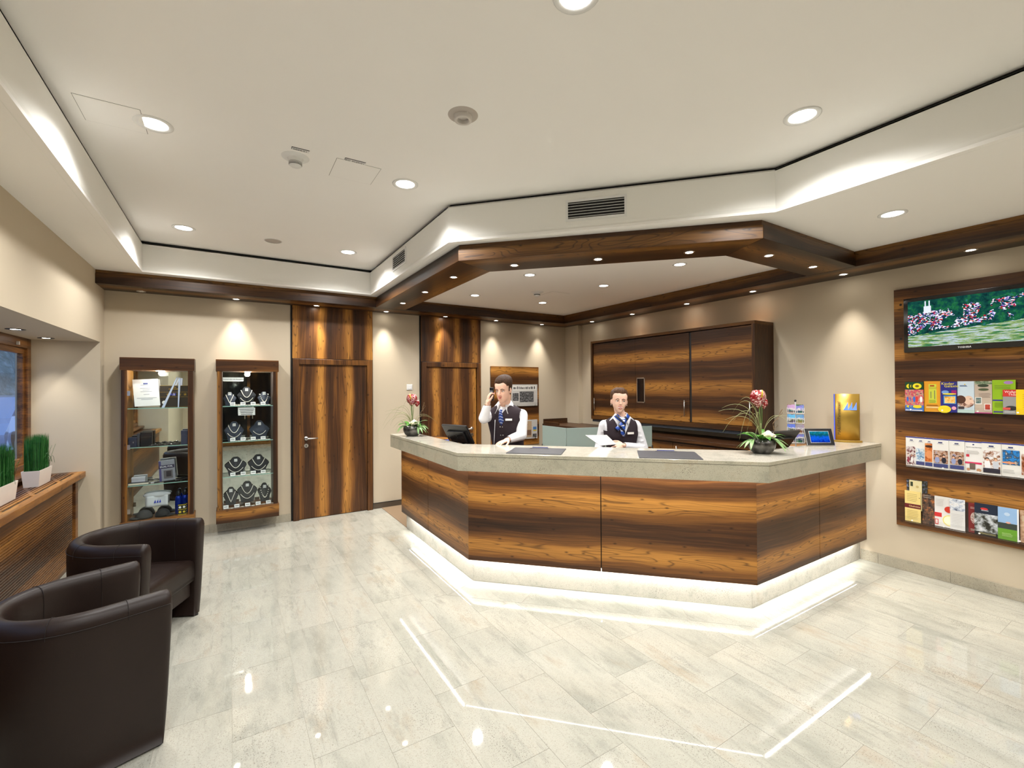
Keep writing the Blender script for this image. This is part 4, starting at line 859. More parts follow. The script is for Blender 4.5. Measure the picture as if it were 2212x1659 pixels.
hotel(1.602,1.52,0,P_SK,'white leaflet with dancing people, leftmost on middle shelf',0.03,0.66,(),figs(0.12,0.92,0.06,0.6,3,1,((225,220,218),(150,60,80),(235,232,230)))); hotel(1.533,1.455,1,P_SEA,'white leaflet with sea picture, second on middle shelf',0.18,0.62,(bl,)); hotel(1.468,1.40,2,P_OR,'white leaflet with orange portrait picture on middle shelf',0.2,0.82,(bl,),(('e',0.5,0.45,0.36,0.5,(226,150,96)),('e',0.5,0.72,0.4,0.16,(60,34,24))))
hotel(1.412,1.305,3,P_CPL,'white leaflet with reading couple, left one of two alike',0.2,0.62,(bl,),figs(0.12,0.92,0.2,0.6,2,3,((40,40,52),(150,160,200)))); hotel(1.308,1.209,2,P_CPL,'white leaflet with reading couple, right one of two alike',0.2,0.62,(bl,),figs(0.12,0.92,0.2,0.6,2,3,((40,40,52),(150,160,200))))
brochure(1.211,1.108,zB,1.228,1,(234,232,228),[('r',0,1,0.965,1.0,(44,52,140)),('e',0.5,0.9,0.06,0.05,(40,50,110)),('t','Sport und Service',0.08,0.8,0.0125,(60,60,70)),('l',0.1,0.85,0.6,0.7,5,(190,188,184)),('r',0.08,0.26,0.5,0.58,(200,50,70)),('r',0.0,1.0,0.28,0.34,(214,60,100)),('r',0.28,0.6,0.1,0.3,(110,96,84)),('e',0.2,0.1,0.1,0.1,(200,150,110)),('e',0.8,0.1,0.14,0.12,(200,150,110))],'white sports leaflet with pink stroke on middle shelf',g2)
hotel(1.11,1.0,2,P_DOC,'white leaflet with smiling chefs on middle shelf',0.06,0.74,(('r',0.08,0.95,0.06,0.2,(50,48,60)),),figs(0.1,0.95,0.16,0.74,2,4,((240,240,242),(200,204,212)))); hotel(1.003,0.897,1,P_HAND,'white leaflet with hand holding a ball on middle shelf',0.36,0.8,(('e',0.4,0.42,0.36,0.08,(224,150,110)),('l',0.1,0.7,0.12,0.2,3,(170,170,170)))); hotel(0.9,0.795,2,photo('hat',[(30,24,20),(160,90,50),(230,225,215)],24),'white leaflet with hatted figure at right end of middle shelf',0.1,0.72)
zC = 0.477
P_DARK = photo('dark forest',[(20,24,18),(60,60,50),(120,130,170)],50)
brochure(1.60,1.455,0.60,0.846,0,P_DARK,[],'dark leaflet standing highest behind the pale yellow ones',g3); brochure(1.578,1.49,0.58,0.842,1,(226,214,164),[('r',0.1,0.3,0.8,0.95,(60,70,50)),('l',0.1,0.9,0.2,0.6,7,(190,176,130)),('e',0.65,0.8,0.12,0.12,(200,180,120))],'pale yellow leaflet rising behind the maroon banded one',g3)
brochure(1.605,1.493,zC,0.748,3,(228,206,132),[('r',0,1,0.44,0.58,(98,24,30)),('t','Glashütte',0.26,0.485,0.020,(236,214,150)),('l',0.15,0.8,0.68,0.9,5,(150,130,80)),('l',0.15,0.85,0.1,0.36,6,(170,150,90)),('e',0.92,0.8,0.03,0.03,(40,20,20))],'pale yellow brochure with maroon band, leftmost on lowest shelf',g3)
brochure(1.49,1.405,zC,0.74,1,photo('night car',[(24,22,24),(60,50,46),(110,80,60),(200,120,60)],36),[('l',0.1,0.8,0.88,0.94,2,(220,215,205))],'dark brochure with night street picture on lowest shelf',g3)
brochure(1.407,1.303,zC,0.735,1,(228,226,222),[('r',0,0.45,0.32,0.46,(206,50,50)),('r',0.02,0.24,0.06,0.24,(206,50,50)),('r',0.06,0.2,0.09,0.22,(236,220,214)),('e',0.95,0.24,0.45,0.45,(236,222,120)),('e',0.95,0.24,0.38,0.38,(250,244,210)),('e',0.9,0.6,0.28,0.26,(208,60,40)),('l',0.1,0.6,0.7,0.9,5,(190,190,190))],'white brochure with red blocks and yellow clock dial',g3)
brochure(1.306,1.212,zC,0.735,2,(224,224,222),[('r',0,1,0.62,1.0,photo('ship',[(60,70,100),(190,200,215),(240,240,240),(90,70,60)],26)),('l',0.1,0.9,0.1,0.5,9,(190,190,190))],'white brochure with snowy roofs on lowest shelf',g3)
brochure(1.214,1.135,zC,0.72,1,(120,34,34),[('r',0,0.25,0,1,(50,36,30)),('e',0.7,0.5,0.3,0.6,photo('dancer',[(120,40,40),(220,200,190),(60,30,30)],40)),('l',0.4,0.9,0.08,0.12,2,(230,220,200)),('l',0.4,0.9,0.82,0.86,2,(220,190,180))],'maroon brochure with pale figure on lowest shelf',g3)
brochure(1.157,1.02,zC,0.73,2,(26,38,58),[('r',0,1,0.1,0.68,photo('night town',[(20,22,20),(60,60,48),(190,196,200),(230,232,236)],18)),('e',0.42,0.84,0.16,0.07,(200,50,50)),('l',0.3,0.6,0.78,0.8,2,(200,200,210)),('r',0,1,0,0.1,(24,26,24)),('l',0.2,0.9,0.04,0.07,2,(190,180,120))],'wide navy brochure with winter night picture on lowest shelf',g3)
brochure(1.022,0.908,zC,0.728,3,(150,186,226),[('r',0,1,0.0,0.36,(104,160,44)),('r',0,1,0.34,0.52,(56,66,60)),('e',0.45,0.8,0.14,0.12,(190,212,236)),('e',0.5,0.54,0.12,0.06,(230,170,150)),('l',0.2,0.7,0.12,0.2,3,(200,220,160)),('r',0.92,1.0,0,1,(236,236,236))],'brochure with blue sky over green meadow on lowest shelf',g3)
brochure(0.905,0.79,zC,0.725,2,photo('tan portrait',[(110,80,60),(180,140,110),(220,190,160)],22),[('r',0.1,0.5,0.66,0.84,(200,180,150))],'tan portrait brochure at right end of lowest shelf',g3)
# ============================================================ SHOW CASES ON THE BACK WALL
W_CP = wood('show case post', Z_, X_, period=0.16, dark=0.62); FY = 6.25
SHZ = (1.495,1.075,0.665)
def showcase(x0, x1, lab, hinge):
    r = thing('show_case', lab, 'show case', ((x0+x1)/2,YB,0.138), 0, 'glazed show cases on the back wall')
    B(x0,x1,FY-0.004,YB-0.001,1.908,2.046).build('header', W_CX, r, bevel=0.002); B(x0,x1,FY-0.004,YB-0.001,0.138,0.292).build('base_box', W_CX, r, bevel=0.002)
    for a, b in ((x0+0.012,x0+0.062),(x1-0.062,x1-0.012)): B(a,b,FY,YB-0.001,0.292,1.908).build('post', W_CP, r, bevel=0.001)
    B(x0+0.062,x1-0.062,YB-0.012,YB-0.004,0.292,1.908).build('mirror_back', M_MIRROR, r)
    B(x0+0.062,x1-0.062,FY+0.006,FY+0.011,0.294,1.906).build('glass_door', M_GLASS, r)
    for z in SHZ:
        B(x0+0.063,x1-0.063,FY+0.018,YB-0.014,z-0.004,z+0.004).build('glass_shelf', M_GLASS, r); B(x0+0.063,x1-0.063,FY+0.0165,FY+0.0185,z-0.004,z+0.004).build('shelf_edge', plain('green glass edge', srgb(150,190,178), 0.1), r)
    for z in hinge: B(x0+0.062,x0+0.085,FY+0.002,FY+0.014,z-0.025,z+0.025).build('glass_hinge', M_STEEL, r)
    cx = (x0+x1)/2
    MB().lathe([(0,-0.004),(0.028,-0.004),(0.033,0)], (cx,FY+0.09,1.908), 18, 'Z', False).build('cabinet_lamp', E_WARM, r)
    ld = bpy.data.lights.new('cabinet_light', 'POINT'); ld.energy = 2.6; ld.shadow_soft_size = 0.03; ld.color = (1,0.95,0.87)
    lo = bpy.data.objects.new('cabinet_light', ld); COL.objects.link(lo); lo.parent = r; lo.matrix_parent_inverse = Matrix.Translation(-r.location); lo.location = (cx,FY+0.09,1.885)
    return r
showcase(-0.998,-0.348,'walnut show case with caps, bottles and gift boxes',(1.085,0.40,1.66)); showcase(-0.146,0.503,'walnut show case with necklaces on dark busts',())
S1, S2, S3 = [z+0.0042 for z in SHZ]; S4 = 0.2925; YM = 6.345
# --- left case
ce = thing('certificate', 'white certificate in slanted clear stand, top shelf of left case', 'certificate', (-0.79,YM,S1))
c0 = Vector((-0.785,YM-0.01,S1+0.168)); cu_ = Vector((-0.10,0.20,1)).normalized(); cw = Vector((1,0,0.04)).normalized()
slab('clear_stand', c0+Vector((0,0.004,0.004)), cw, cu_, 0.116, 0.158, 0.0025, M_ACRYL, ce); slab('sheet', c0-Vector((0,0.002,0)), cw, cu_, 0.110, 0.150, 0.0015, M_PAPER, ce)
for i, (w_, v) in enumerate(((0.02,0.10),(0.045,0.085),(0.05,0.05),(0.03,0.03),(0.05,0.012),(0.025,-0.02),(0.085,-0.06),(0.05,-0.075))): slab('printed_line', c0-Vector((0,0.004,0))+cu_*v, cw, cu_, w_, 0.003 if i else 0.008, 0.0004, ink((80,90,150) if i == 0 else (170,172,180)), ce)
pq = thing('star_plaque', 'black plaque with gold stars and lines, top shelf of left case', 'plaque', (-0.545,6.39,S1))
B(-0.675,-0.415,6.392,6.402,S1,S1+0.245).build('plate', plain('bronze black', srgb(44,38,32), 0.3), pq)
for z in (0.243,0.17,0.115,0.004): B(-0.673,-0.417,6.3905,6.392,S1+z-0.0015,S1+z+0.0015).build('gold_line', M_GOLD, pq)
def star(cx, cz, rad, y, mat, par): MB().add([(cx+(rad if i % 2 == 0 else rad*0.42)*math.sin(PI*i/5), y, cz+(rad if i % 2 == 0 else rad*0.42)*math.cos(PI*i/5)) for i in range(10)], [tuple(range(10))]).build('star', mat, par, solid=0.001)
for i in range(4): star(-0.60+i*0.052, S1+0.143, 0.02, 6.391, M_GOLD if i != 1 else M_WHITE, pq)
MB().lathe([(0,-0.002),(0.02,-0.002),(0.02,0)], (-0.635,6.391,S1+0.055), 16, 'Y', False).build('seal', M_WHITE, pq)
for w_, z in ((0.02,0.225),(0.05,0.205)): B(-0.545-w_,-0.545+w_,6.3905,6.392,S1+z-0.004,S1+z+0.004).build('gold_lettering', M_GOLD, pq)
M_CRYS = glass('crystal', (0.93,0.95,1.0), 0.0, 0.9, 1.6)
aw = thing('crystal_award', 'clear triangular crystal award with blue sails, top shelf of left case', 'award', (-0.57,6.32,S1))
MB().add([(-0.65,6.30,S1),(-0.625,6.30,S1),(-0.505,6.31,S1+0.335),(-0.515,6.31,S1+0.34),(-0.65,6.325,S1),(-0.625,6.325,S1),(-0.505,6.33,S1+0.335),(-0.515,6.33,S1+0.34)], [(0,1,2,3),(7,6,5,4),(0,4,5,1),(1,5,6,2),(2,6,7,3),(3,7,4,0)]).build('left_bar', plain('milky crystal', srgb(200,210,235), 0.08), aw)
MB().add([(-0.505,6.30,S1),(-0.495,6.30,S1),(-0.478,6.31,S1+0.33),(-0.50,6.31,S1+0.335),(-0.505,6.325,S1),(-0.495,6.325,S1),(-0.478,6.33,S1+0.33),(-0.50,6.33,S1+0.335)], [(0,1,2,3),(7,6,5,4),(0,4,5,1),(1,5,6,2),(2,6,7,3),(3,7,4,0)]).build('right_bar', MATS['milky crystal'], aw)
B(-0.655,-0.465,6.295,6.335,S1,S1+0.006).build('foot', M_CRYS, aw)
for i in range(3): MB().add([(-0.575+i*0.018,6.305,S1+0.135),(-0.56+i*0.018,6.305,S1+0.135),(-0.562+i*0.018,6.305,S1+0.165)], [(0,1,2)]).build('blue_sail', plain('deep blue', srgb(40,60,190), 0.3), aw, solid=0.001)
M_NAVY = plain('navy box', srgb(34,40,62), 0.5)
def gbox(x0, x1, y0, y1, z0, h, mat, lab, name='gift_box', cat='box'):
    r = thing(name, lab, cat, ((x0+x1)/2,(y0+y1)/2,z0), 0, 'boxes in the left show case'); B(x0,x1,y0,y1,z0,z0+h*0.66).build('box_base', mat, r, bevel=0.002); B(x0-0.001,x1+0.001,y0-0.001,y1+0.001,z0+h*0.66+0.001,z0+h).build('box_lid', mat, r, bevel=0.002); return r
a = gbox(-0.932,-0.862,6.285,6.37,S2,0.105,M_NAVY,'small navy gift box at left of second shelf'); B(-0.893,-0.888,6.2835,6.285,S2+0.045,S2+0.062).build('clasp', M_STEEL, a)
gbox(-0.832,-0.735,6.30,6.40,S2,0.155,plain('black box', srgb(20,20,24), 0.4),'open looking black gift box on second shelf'); gbox(-0.475,-0.415,6.29,6.37,S2,0.155,plain('blue box', srgb(40,48,76), 0.5),'tall blue gift box at right of second shelf'); gbox(-0.86,-0.84,6.31,6.40,S2,0.14,plain('grey card', srgb(60,62,70), 0.6),'slim dark grey card box on second shelf')
rnd = random.Random(5)
for i in range(9):
    x = -0.74+i*0.029; y = 6.295+0.03*(i % 3); t = thing('key_ring', '%s dark key ring from the left, laid out on second shelf' % ('first','second','third','fourth','fifth','sixth','seventh','eighth','ninth')[i], 'key ring', (x,y,S2), rnd.uniform(-0.5,0.5), 'key rings on the second shelf')
    MB().box(-0.022,0.022,-0.013,0.013,0.0004,0.010+0.008*(i % 2)).build('pouch', plain('black leather', srgb(26,26,28), 0.4), t, local=True, bevel=0.003); MB().tube([(0.010*math.cos(a)+0.005,0.010*math.sin(a),0.014+0.008*(i % 2)) for a in [2*PI*k/10 for k in range(11)]], 0.002, 5).build('steel_ring', M_CHROME, t, local=True)
bk = thing('guest_book', 'pale book lying at left of third shelf', 'book', (-0.86,6.31,S3)); B(-0.935,-0.76,6.275,6.33,S3+0.0005,S3+0.004).build('cover', ink((40,44,60)), bk); B(-0.932,-0.762,6.277,6.33,S3+0.004,S3+0.024).build('pages', ink((226,220,200)), bk); B(-0.935,-0.76,6.275,6.33,S3+0.024,S3+0.028).build('cover', ink((40,44,60)), bk)
gbox(-0.915,-0.80,6.345,6.40,S3,0.075,plain('grey white box', srgb(196,198,206), 0.5),'low white box behind the book on third shelf')
for i in range(5):
    x = -0.79+i*0.03; t = thing('pen_set', '%s pen from the left on third shelf' % ('first','second','third','fourth','fifth')[i], 'pen', (x,6.335,S3), 0.6, 'pens on the third shelf'); MB().tube([(-0.055,0,0.0065),(0.045,0,0.0065),(0.062,0,0.0065)], [0.006,0.006,0.002], 8).build('barrel', plain('pen dark %d' % (i % 2), ((24,26,40),(190,190,196))[i % 2] and srgb(*((24,26,40),(190,190,196))[i % 2]), 0.25), t, local=True); MB().box(-0.05,-0.01,-0.0015,0.0015,0.0125,0.0145).build('clip', M_CHROME, t, local=True)
sv = thing('shaver_package', 'silver shaver package lettered dual foil on third shelf', 'package', (-0.60,6.33,S3))
c0 = Vector((-0.605,6.335,S3+0.128)); cw = Vector((1,0.1,0.06)).normalized(); cu_ = Vector((-0.06,0.12,1)).normalized()
slab('blister', c0, cw, cu_, 0.072, 0.115, 0.026, plain('silver blister', srgb(150,152,162), 0.2, 0.3), sv, 0.006); slab('dark_band', c0-Vector((0,0.0275,0))+cu_*0.045, cw, cu_, 0.07, 0.018, 0.0006, ink((46,40,66)), sv); slab('window', c0-Vector((0,0.0275,0))+cu_*-0.04+cw*0.012, cw, cu_, 0.04, 0.045, 0.0006, ink((92,88,90)), sv); slab('shaver', c0-Vector((0,0.029,0))+cu_*-0.035+cw*0.016, cw, cu_, 0.022, 0.03, 0.001, ink((50,44,48)), sv); slab('side_stripe', c0-Vector((0,0.0275,0))-cw*0.058, cw, cu_, 0.01, 0.11, 0.0006, ink((70,66,110)), sv)
text('DUAL FOIL', 0.024, c0-Vector((0,0.0285,0))+cu_*0.038-cw*0.058, cw, cu_, ink((236,236,240)), sv, spacing=0.95)
for i in range(5):
    x = -0.515+i*0.021; t = thing('sunglasses_case', '%s glossy black case from the left beside the shaver package' % ('first','second','third','fourth','fifth')[i], 'case', (x,6.32+0.012*i,S3), 0.5, 'small black cases on the third shelf'); MB().ell((0,0,0.016),(0.03,0.009,0.0155)).build('shell', M_BLKGL, t, smooth=True, local=True); MB().tube([(-0.022,-0.0085,0.016),(0,-0.0098,0.017),(0.022,-0.0085,0.016)], 0.0014, 5).build('seam', M_STEEL, t, local=True)
def cap(x, y, z, rz, s, lab, mat, brim=True):
    t = thing('baseball_cap', lab, 'cap', (x,y,z), rz, 'caps in the left show case'); rows = []
    for j in range(9):
        b = PI/2*j/8; rr = math.cos(b)*0.092*s; zz = 0.115*s*math.sin(b)**0.9+0.002
        rows.append([(rr*math.cos(2*PI*i/24)*1.08, rr*math.sin(2*PI*i/24), zz) for i in range(25)])
    MB().grid(rows).build('crown', mat, t, smooth=True, local=True, solid=0.002); MB().ell((0,0,0.118*s),(0.008,0.008,0.005)).build('button', mat, t, local=True)
    if brim: MB().grid([[( (0.09+k)*s*math.cos(a)*1.0+0.01, (0.082+0.2*k)*s*math.sin(a), 0.012+0.01*math.cos(a)-0.12*k) for a in [(-1.05+2.1*i/12) for i in range(13)]] for k in (0,0.02,0.045,0.062)]).build('brim', mat, t, smooth=True, local=True, solid=0.003)
M_CAPG = plain('charcoal cloth', srgb(52,52,52), 0.85); M_CAPB = plain('black cloth', srgb(24,24,26), 0.85)
cap(-0.808,6.350,S4,PI+0.25,0.76,'charcoal cap at left of lowest shelf in left case',M_CAPG); cap(-0.645,6.350,S4,-0.25,0.70,'black cap in front of white towel in left case',M_CAPB)
tw_ = thing('rolled_towel', 'rolled white towel with blue sail emblem on lowest shelf', 'towel', (-0.70,6.40,S4)); MB().ell((-0.70,6.392,S4+0.235),(0.125,0.030,0.032), 20, 10).build('roll', plain('white terry', srgb(214,218,224), 0.95), tw_, smooth=True); MB().grid([[(-0.80+0.2*i/8,6.372-0.008*math.sin(i*0.9),S4+0.228-0.12*j/6) for i in range(9)] for j in range(7)]).build('hanging_end', MATS['white terry'], tw_, smooth=True, solid=0.006)
for i in range(3): MB().add([(-0.725+i*0.022,6.358,S4+0.15),(-0.706+i*0.022,6.358,S4+0.15),(-0.71+i*0.022,6.358,S4+0.185)], [(0,1,2)]).build('sail_emblem', MATS['deep blue'], tw_, solid=0.001)
for i, (x, y) in enumerate(((-0.505,6.365),(-0.446,6.380))):
    t = thing('drinking_bottle', 'blue metal drinking bottle, %s one on lowest shelf' % ('left','right')[i], 'bottle', (x,y,S4), 0, 'blue bottles'); MB().lathe([(0,0),(0.03,0),(0.032,0.006),(0.032,0.17),(0.026,0.195),(0.018,0.205),(0,0.205)], (x,y,S4), 24, 'Z').build('body', plain('metallic blue', srgb(20,50,150), 0.2, 0.5), t, smooth=True); MB().lathe([(0,0.205),(0.02,0.205),(0.022,0.22),(0.017,0.25),(0.006,0.262),(0,0.262)], (x,y,S4), 20).build('cap', M_BLKPL, t, smooth=True)
for i, (x, y) in enumerate(((-0.485,6.297),(-0.448,6.300),(-0.44,6.335))):
    t = thing('golf_ball_box', 'black and yellow golf ball box, %s of three' % ('left','right','rear')[i], 'box', (x,y,S4), 0, 'golf ball boxes'); B(x-0.017,x+0.017,y-0.012,y+0.012,S4,S4+0.115).build('carton', ink((28,28,24)), t)
    for z in (0.004,0.06,0.11): B(x-0.0175,x+0.0175,y-0.0125,y+0.0125,S4+z-0.003,S4+z+0.003).build('yellow_band', ink((214,190,40)), t)
    for z in (0.032,0.085): MB().lathe([(0,-0.0015),(0.012,-0.0015),(0.012,0)], (x,y-0.012,S4+z), 14, 'Y', False).build('ball_picture', M_WHITE if z > 0.05 else MATS['print 214 190 40'], t)
# --- right case: busts with necklaces
M_BUST = plain('black velvet', srgb(26,28,34), 0.8); M_BUST2 = plain('dark blue velvet', srgb(46,52,66), 0.8); M_BUST3 = plain('grey velvet', srgb(58,58,58), 0.8); M_PEARL = plain('pale pearls', srgb(232,226,214), 0.25)
def bust(x, y, z, w, h, mat, lab, kind):
    t = thing('necklace_bust', lab, 'necklace bust', (x,y,z), 0, 'necklace busts in the right case')
    out = [(-0.30,0.0),(-0.36,0.30),(-0.50,0.56),(-0.40,0.68),(-0.24,0.80),(-0.17,0.93),(-0.10,1.0),(0.10,1.0),(0.17,0.93),(0.24,0.80),(0.40,0.68),(0.50,0.56),(0.36,0.30),(0.30,0.0)]
    lean = lambda v: 0.06*v
    mb = MB(); n = len(out); f = [(x+u*w, y+lean(v)-0.012*(1-abs(u)*1.4), z+v*h) for u, v in out]; b = [(x+u*w, y+lean(v)+0.012, z+v*h) for u, v in out]
    cidx = 2*n; mb.add(f+b+[(x,y+lean(0.4)-0.03,z+0.42*h)], [(i,(i+1)%n,cidx) for i in range(n)]+[tuple(range(2*n-1,n-1,-1))]+[((i+1)%n,i,i+n,(i+1)%n+n) for i in range(n)])
    mb.build('bust_form', mat, t, smooth=False); B(x-0.03,x+0.03,y-0.005,y+0.035,z,z+0.006).build('bust_foot', M_BLKPL, t)
    def arc(r_, top, bot, vee):
        pts = []
        for i in range(15):
            k = i/7-1; u = k*r_; v = bot+(top-bot)*(abs(k) if vee else k*k)
            pts.append((x+u*w, y+lean(v)-0.034+0.03*abs(k)*r_*2.2, z+v*h))
        return pts
    nm = 'necklace'
    if kind == 'v': MB().tube(arc(0.30,0.80,0.20,True), 0.0032, 5).build(nm, M_PEARL, t)
    elif kind == 'one': MB().tube(arc(0.31,0.48,0.28,False), 0.003, 5).build('bracelet', M_PEARL, t)
    elif kind == 'beads':
        m = MB()
        for p in arc(0.32,0.80,0.24,False): m.ell(p,(0.0062,0.0062,0.0062),6,4)
        m.build(nm, M_PEARL, t)
    else: MB().tube(arc(0.29,0.82,0.44,False), 0.0036, 5).build(nm, M_PEARL, t); MB().tube(arc(0.33,0.42,0.20,False), 0.003, 5).build('bracelet', M_PEARL, t)
    cd = B(x-0.016,x+0.016,y+lean(0.84)-0.022,y+lean(0.84)-0.02,z+0.76*h,z+0.76*h+0.036).build('price_card', M_PAPER, t)
    for s in (-1,1): MB().ell((x+0.007*s,y+lean(0.84)-0.0225,z+0.76*h+0.02),(0.0035,0.001,0.005),6,4).build('ear_stud', M_INK, cd)
L1, L2, L3, L4 = S1, S2, S3, S4
for a in ((-0.010,6.340,L1,0.135,0.165,M_BUST2,'small blue bust with v-shaped necklace, left on top shelf','v'),(0.165,6.35,L1,0.20,0.225,M_BUST,'large black bust with two chains in middle of top shelf','two'),(0.352,6.340,L1,0.14,0.165,M_BUST2,'small blue bust with bead necklace, right on top shelf','beads'),
          (0.035,6.345,L2,0.205,0.225,M_BUST2,'dark blue bust with two pearl chains on second shelf','two'),(0.30,6.345,L2,0.22,0.225,M_BUST2,'dark blue bust with single bracelet on second shelf','one'),
          (0.05,6.345,L3,0.23,0.205,M_BUST,'black bust with two chains, left on third shelf','two'),(0.29,6.345,L3,0.23,0.215,M_BUST,'black bust with two chains, right on third shelf','two'),
          (0.0,6.345,L4+0.03,0.155,0.19,M_BUST3,'grey bust with v-shaped chain, left on case floor','v'),(0.17,6.36,L4+0.04,0.215,0.235,M_BUST3,'large grey bust with two chains on case floor','two'),(0.355,6.345,L4+0.03,0.15,0.20,M_BUST3,'grey bust with bead necklace, right on case floor','beads')):
    bust(*a)
    if a[2] > L4+0.01 and a[2] < L4+0.05: bs = tag(B(a[0]-0.04,a[0]+0.04,6.325,6.405,L4,a[2]-0.0003).build('display_block', W_CX, bevel=0.001), 'small wooden riser under the '+a[6].split(',')[0].replace(' on case floor',''), 'riser', 'risers on the case floor')
k = 0
for z, nm in ((L1,'top'),(L2,'second'),(L3,'third'),(L4,'lowest')):
    for j, x in enumerate((0.02,0.125,0.23,0.335) if z != L4 else (-0.05,0.06,0.17,0.28,0.39)):
        ordn = ('first','second','third','fourth','fifth')[j]
        pc = thing('price_card', '%s white price card from the left on %s shelf of right case' % (ordn, nm), 'price card', (x,6.285,z), 0, 'price cards in the right case'); slab('card', (x,6.29,z+0.0225), (1,0,0), (0,0.3,1), 0.026, 0.02, 0.0006, M_PAPER, pc); slab('text_line', (x,6.2885,z+0.025), (1,0,0), (0,0.3,1), 0.018, 0.004, 0.0006, ink((120,120,124)), pc)
        rr = thing('bracelet', '%s pearl bracelet from the left lying on %s shelf of right case' % (ordn, nm), 'bracelet', (x+0.05,6.283,z), rnd.uniform(-0.4,0.4), 'bracelets in the right case'); MB().tube([(0.024*math.cos(q),0.009*math.sin(q),0.006+0.003*math.sin(2*q)) for q in [2*PI*i/16 for i in range(17)]], 0.0028, 5).build('string', M_PEARL, rr, local=True); MB().ell((0.026,0,0.007),(0.006,0.004,0.004),8,6).build('clasp', M_STEEL, rr, local=True)
sg = thing('sales_sign', 'small white sign about sales at reception, inside right case', 'sign', (0.04,6.28,1.80)); B(-0.078,0.132,6.272,6.2735,1.796,1.836).build('sign_card', M_PAPER, sg); text('Verkauf über die Rezeption!', 0.0185, (0.027,6.2715,1.809), (1,0,0), (0,0,1), M_INK, sg, align='CENTER', shear=0.2)
sg2 = thing('info_sign', 'white four-line sign under top shelf of right case', 'sign', (0.16,6.28,1.40)); B(0.075,0.25,6.276,6.2775,1.385,1.474).build('sign_card', M_PAPER, sg2)
ml = MB()
for i in range(4): ml.box(0.085+0.006*i,0.24-0.006*i,6.2748,6.276,1.458-i*0.020-0.0035,1.458-i*0.020+0.0035)
ml.build('text_lines', ink((60,60,64)), sg2, kind='stuff')
# ============================================================ RADIATOR COVER, GRASS POTS, TUB CHAIRS
W_LED = wood('window ledge walnut', Y_, X_, period=0.35, dark=1.05); W_SL = wood('radiator slat walnut', Y_, Z_, period=0.5, dark=0.85, band=0.5)
rc = thing('radiator_cover', 'slatted walnut radiator cover with slotted ledge under the window', 'radiator cover', (-1.45,3.4,0))
LX0, LX1, LY0, LY1, LZ0, LZ1 = -1.66, -1.267, 0.6, YV-0.001, 0.812, 0.867
B(LX1-0.062,LX1,LY0,LY1,LZ0,LZ1).build('ledge_front', W_LED, rc, bevel=0.003); B(LX0,-1.495,LY0,LY1,LZ0,LZ1).build('ledge_rear', W_LED, rc)
B(-1.495,LX1-0.062,LY0,LY1,LZ0,LZ1-0.007).build('slot_shade', M_BLACK, rc); B(-1.495,LX1-0.062,LY1-0.12,LY1,LZ0+0.006,LZ1).build('ledge_end', W_LED, rc)  # black sheet just below the bars stands in for shade inside the slots
NR = 6; w0 = (1.495+LX1-0.062)/NR            # slot rows: bar + slot with staggered bridges
for i in range(NR):
    xa = -1.495+i*w0
    if i: B(xa-0.009,xa+0.009,LY0,LY1-0.12,LZ0+0.006,LZ1).build('ledge_bar', W_LED, rc)
    y = LY1-0.12-(0.05+0.075*i); 
    while y > LY0+0.1:
        B(xa+(0.009 if i else 0),xa+w0-(0.009 if i < NR-1 else 0),y-0.06,y,LZ0+0.006,LZ1).build('ledge_bridge', W_LED, rc); y -= 0.62
B(-1.335,-1.305,LY0,5.985,0.70,LZ0).build('upper_board', W_SL, rc); B(-1.345,-1.33,LY0,5.985,0.05,0.70).build('backing', M_BLACK, rc)
for i in range(31): B(-1.33,-1.306,LY0,5.985,0.0535+i*0.0208,0.0535+i*0.0208+0.0150).build('slat', W_SL, rc)
B(-1.36,-1.30,6.07,6.15,0.0,LZ0).build('leg', W_OAK, rc, bevel=0.002); B(-1.37,-1.345,5.985,6.07,0.0,LZ0).build('inner_board', M_BLACK, rc); B(-1.336,-1.308,LY0,5.985,0.004,0.05).build('kick_board', W_SL, rc)
M_POT = plain('matt white ceramic', srgb(226,216,206), 0.5); M_GR1 = leafmat('artificial grass blade', srgb(14,58,26), srgb(52,118,50))
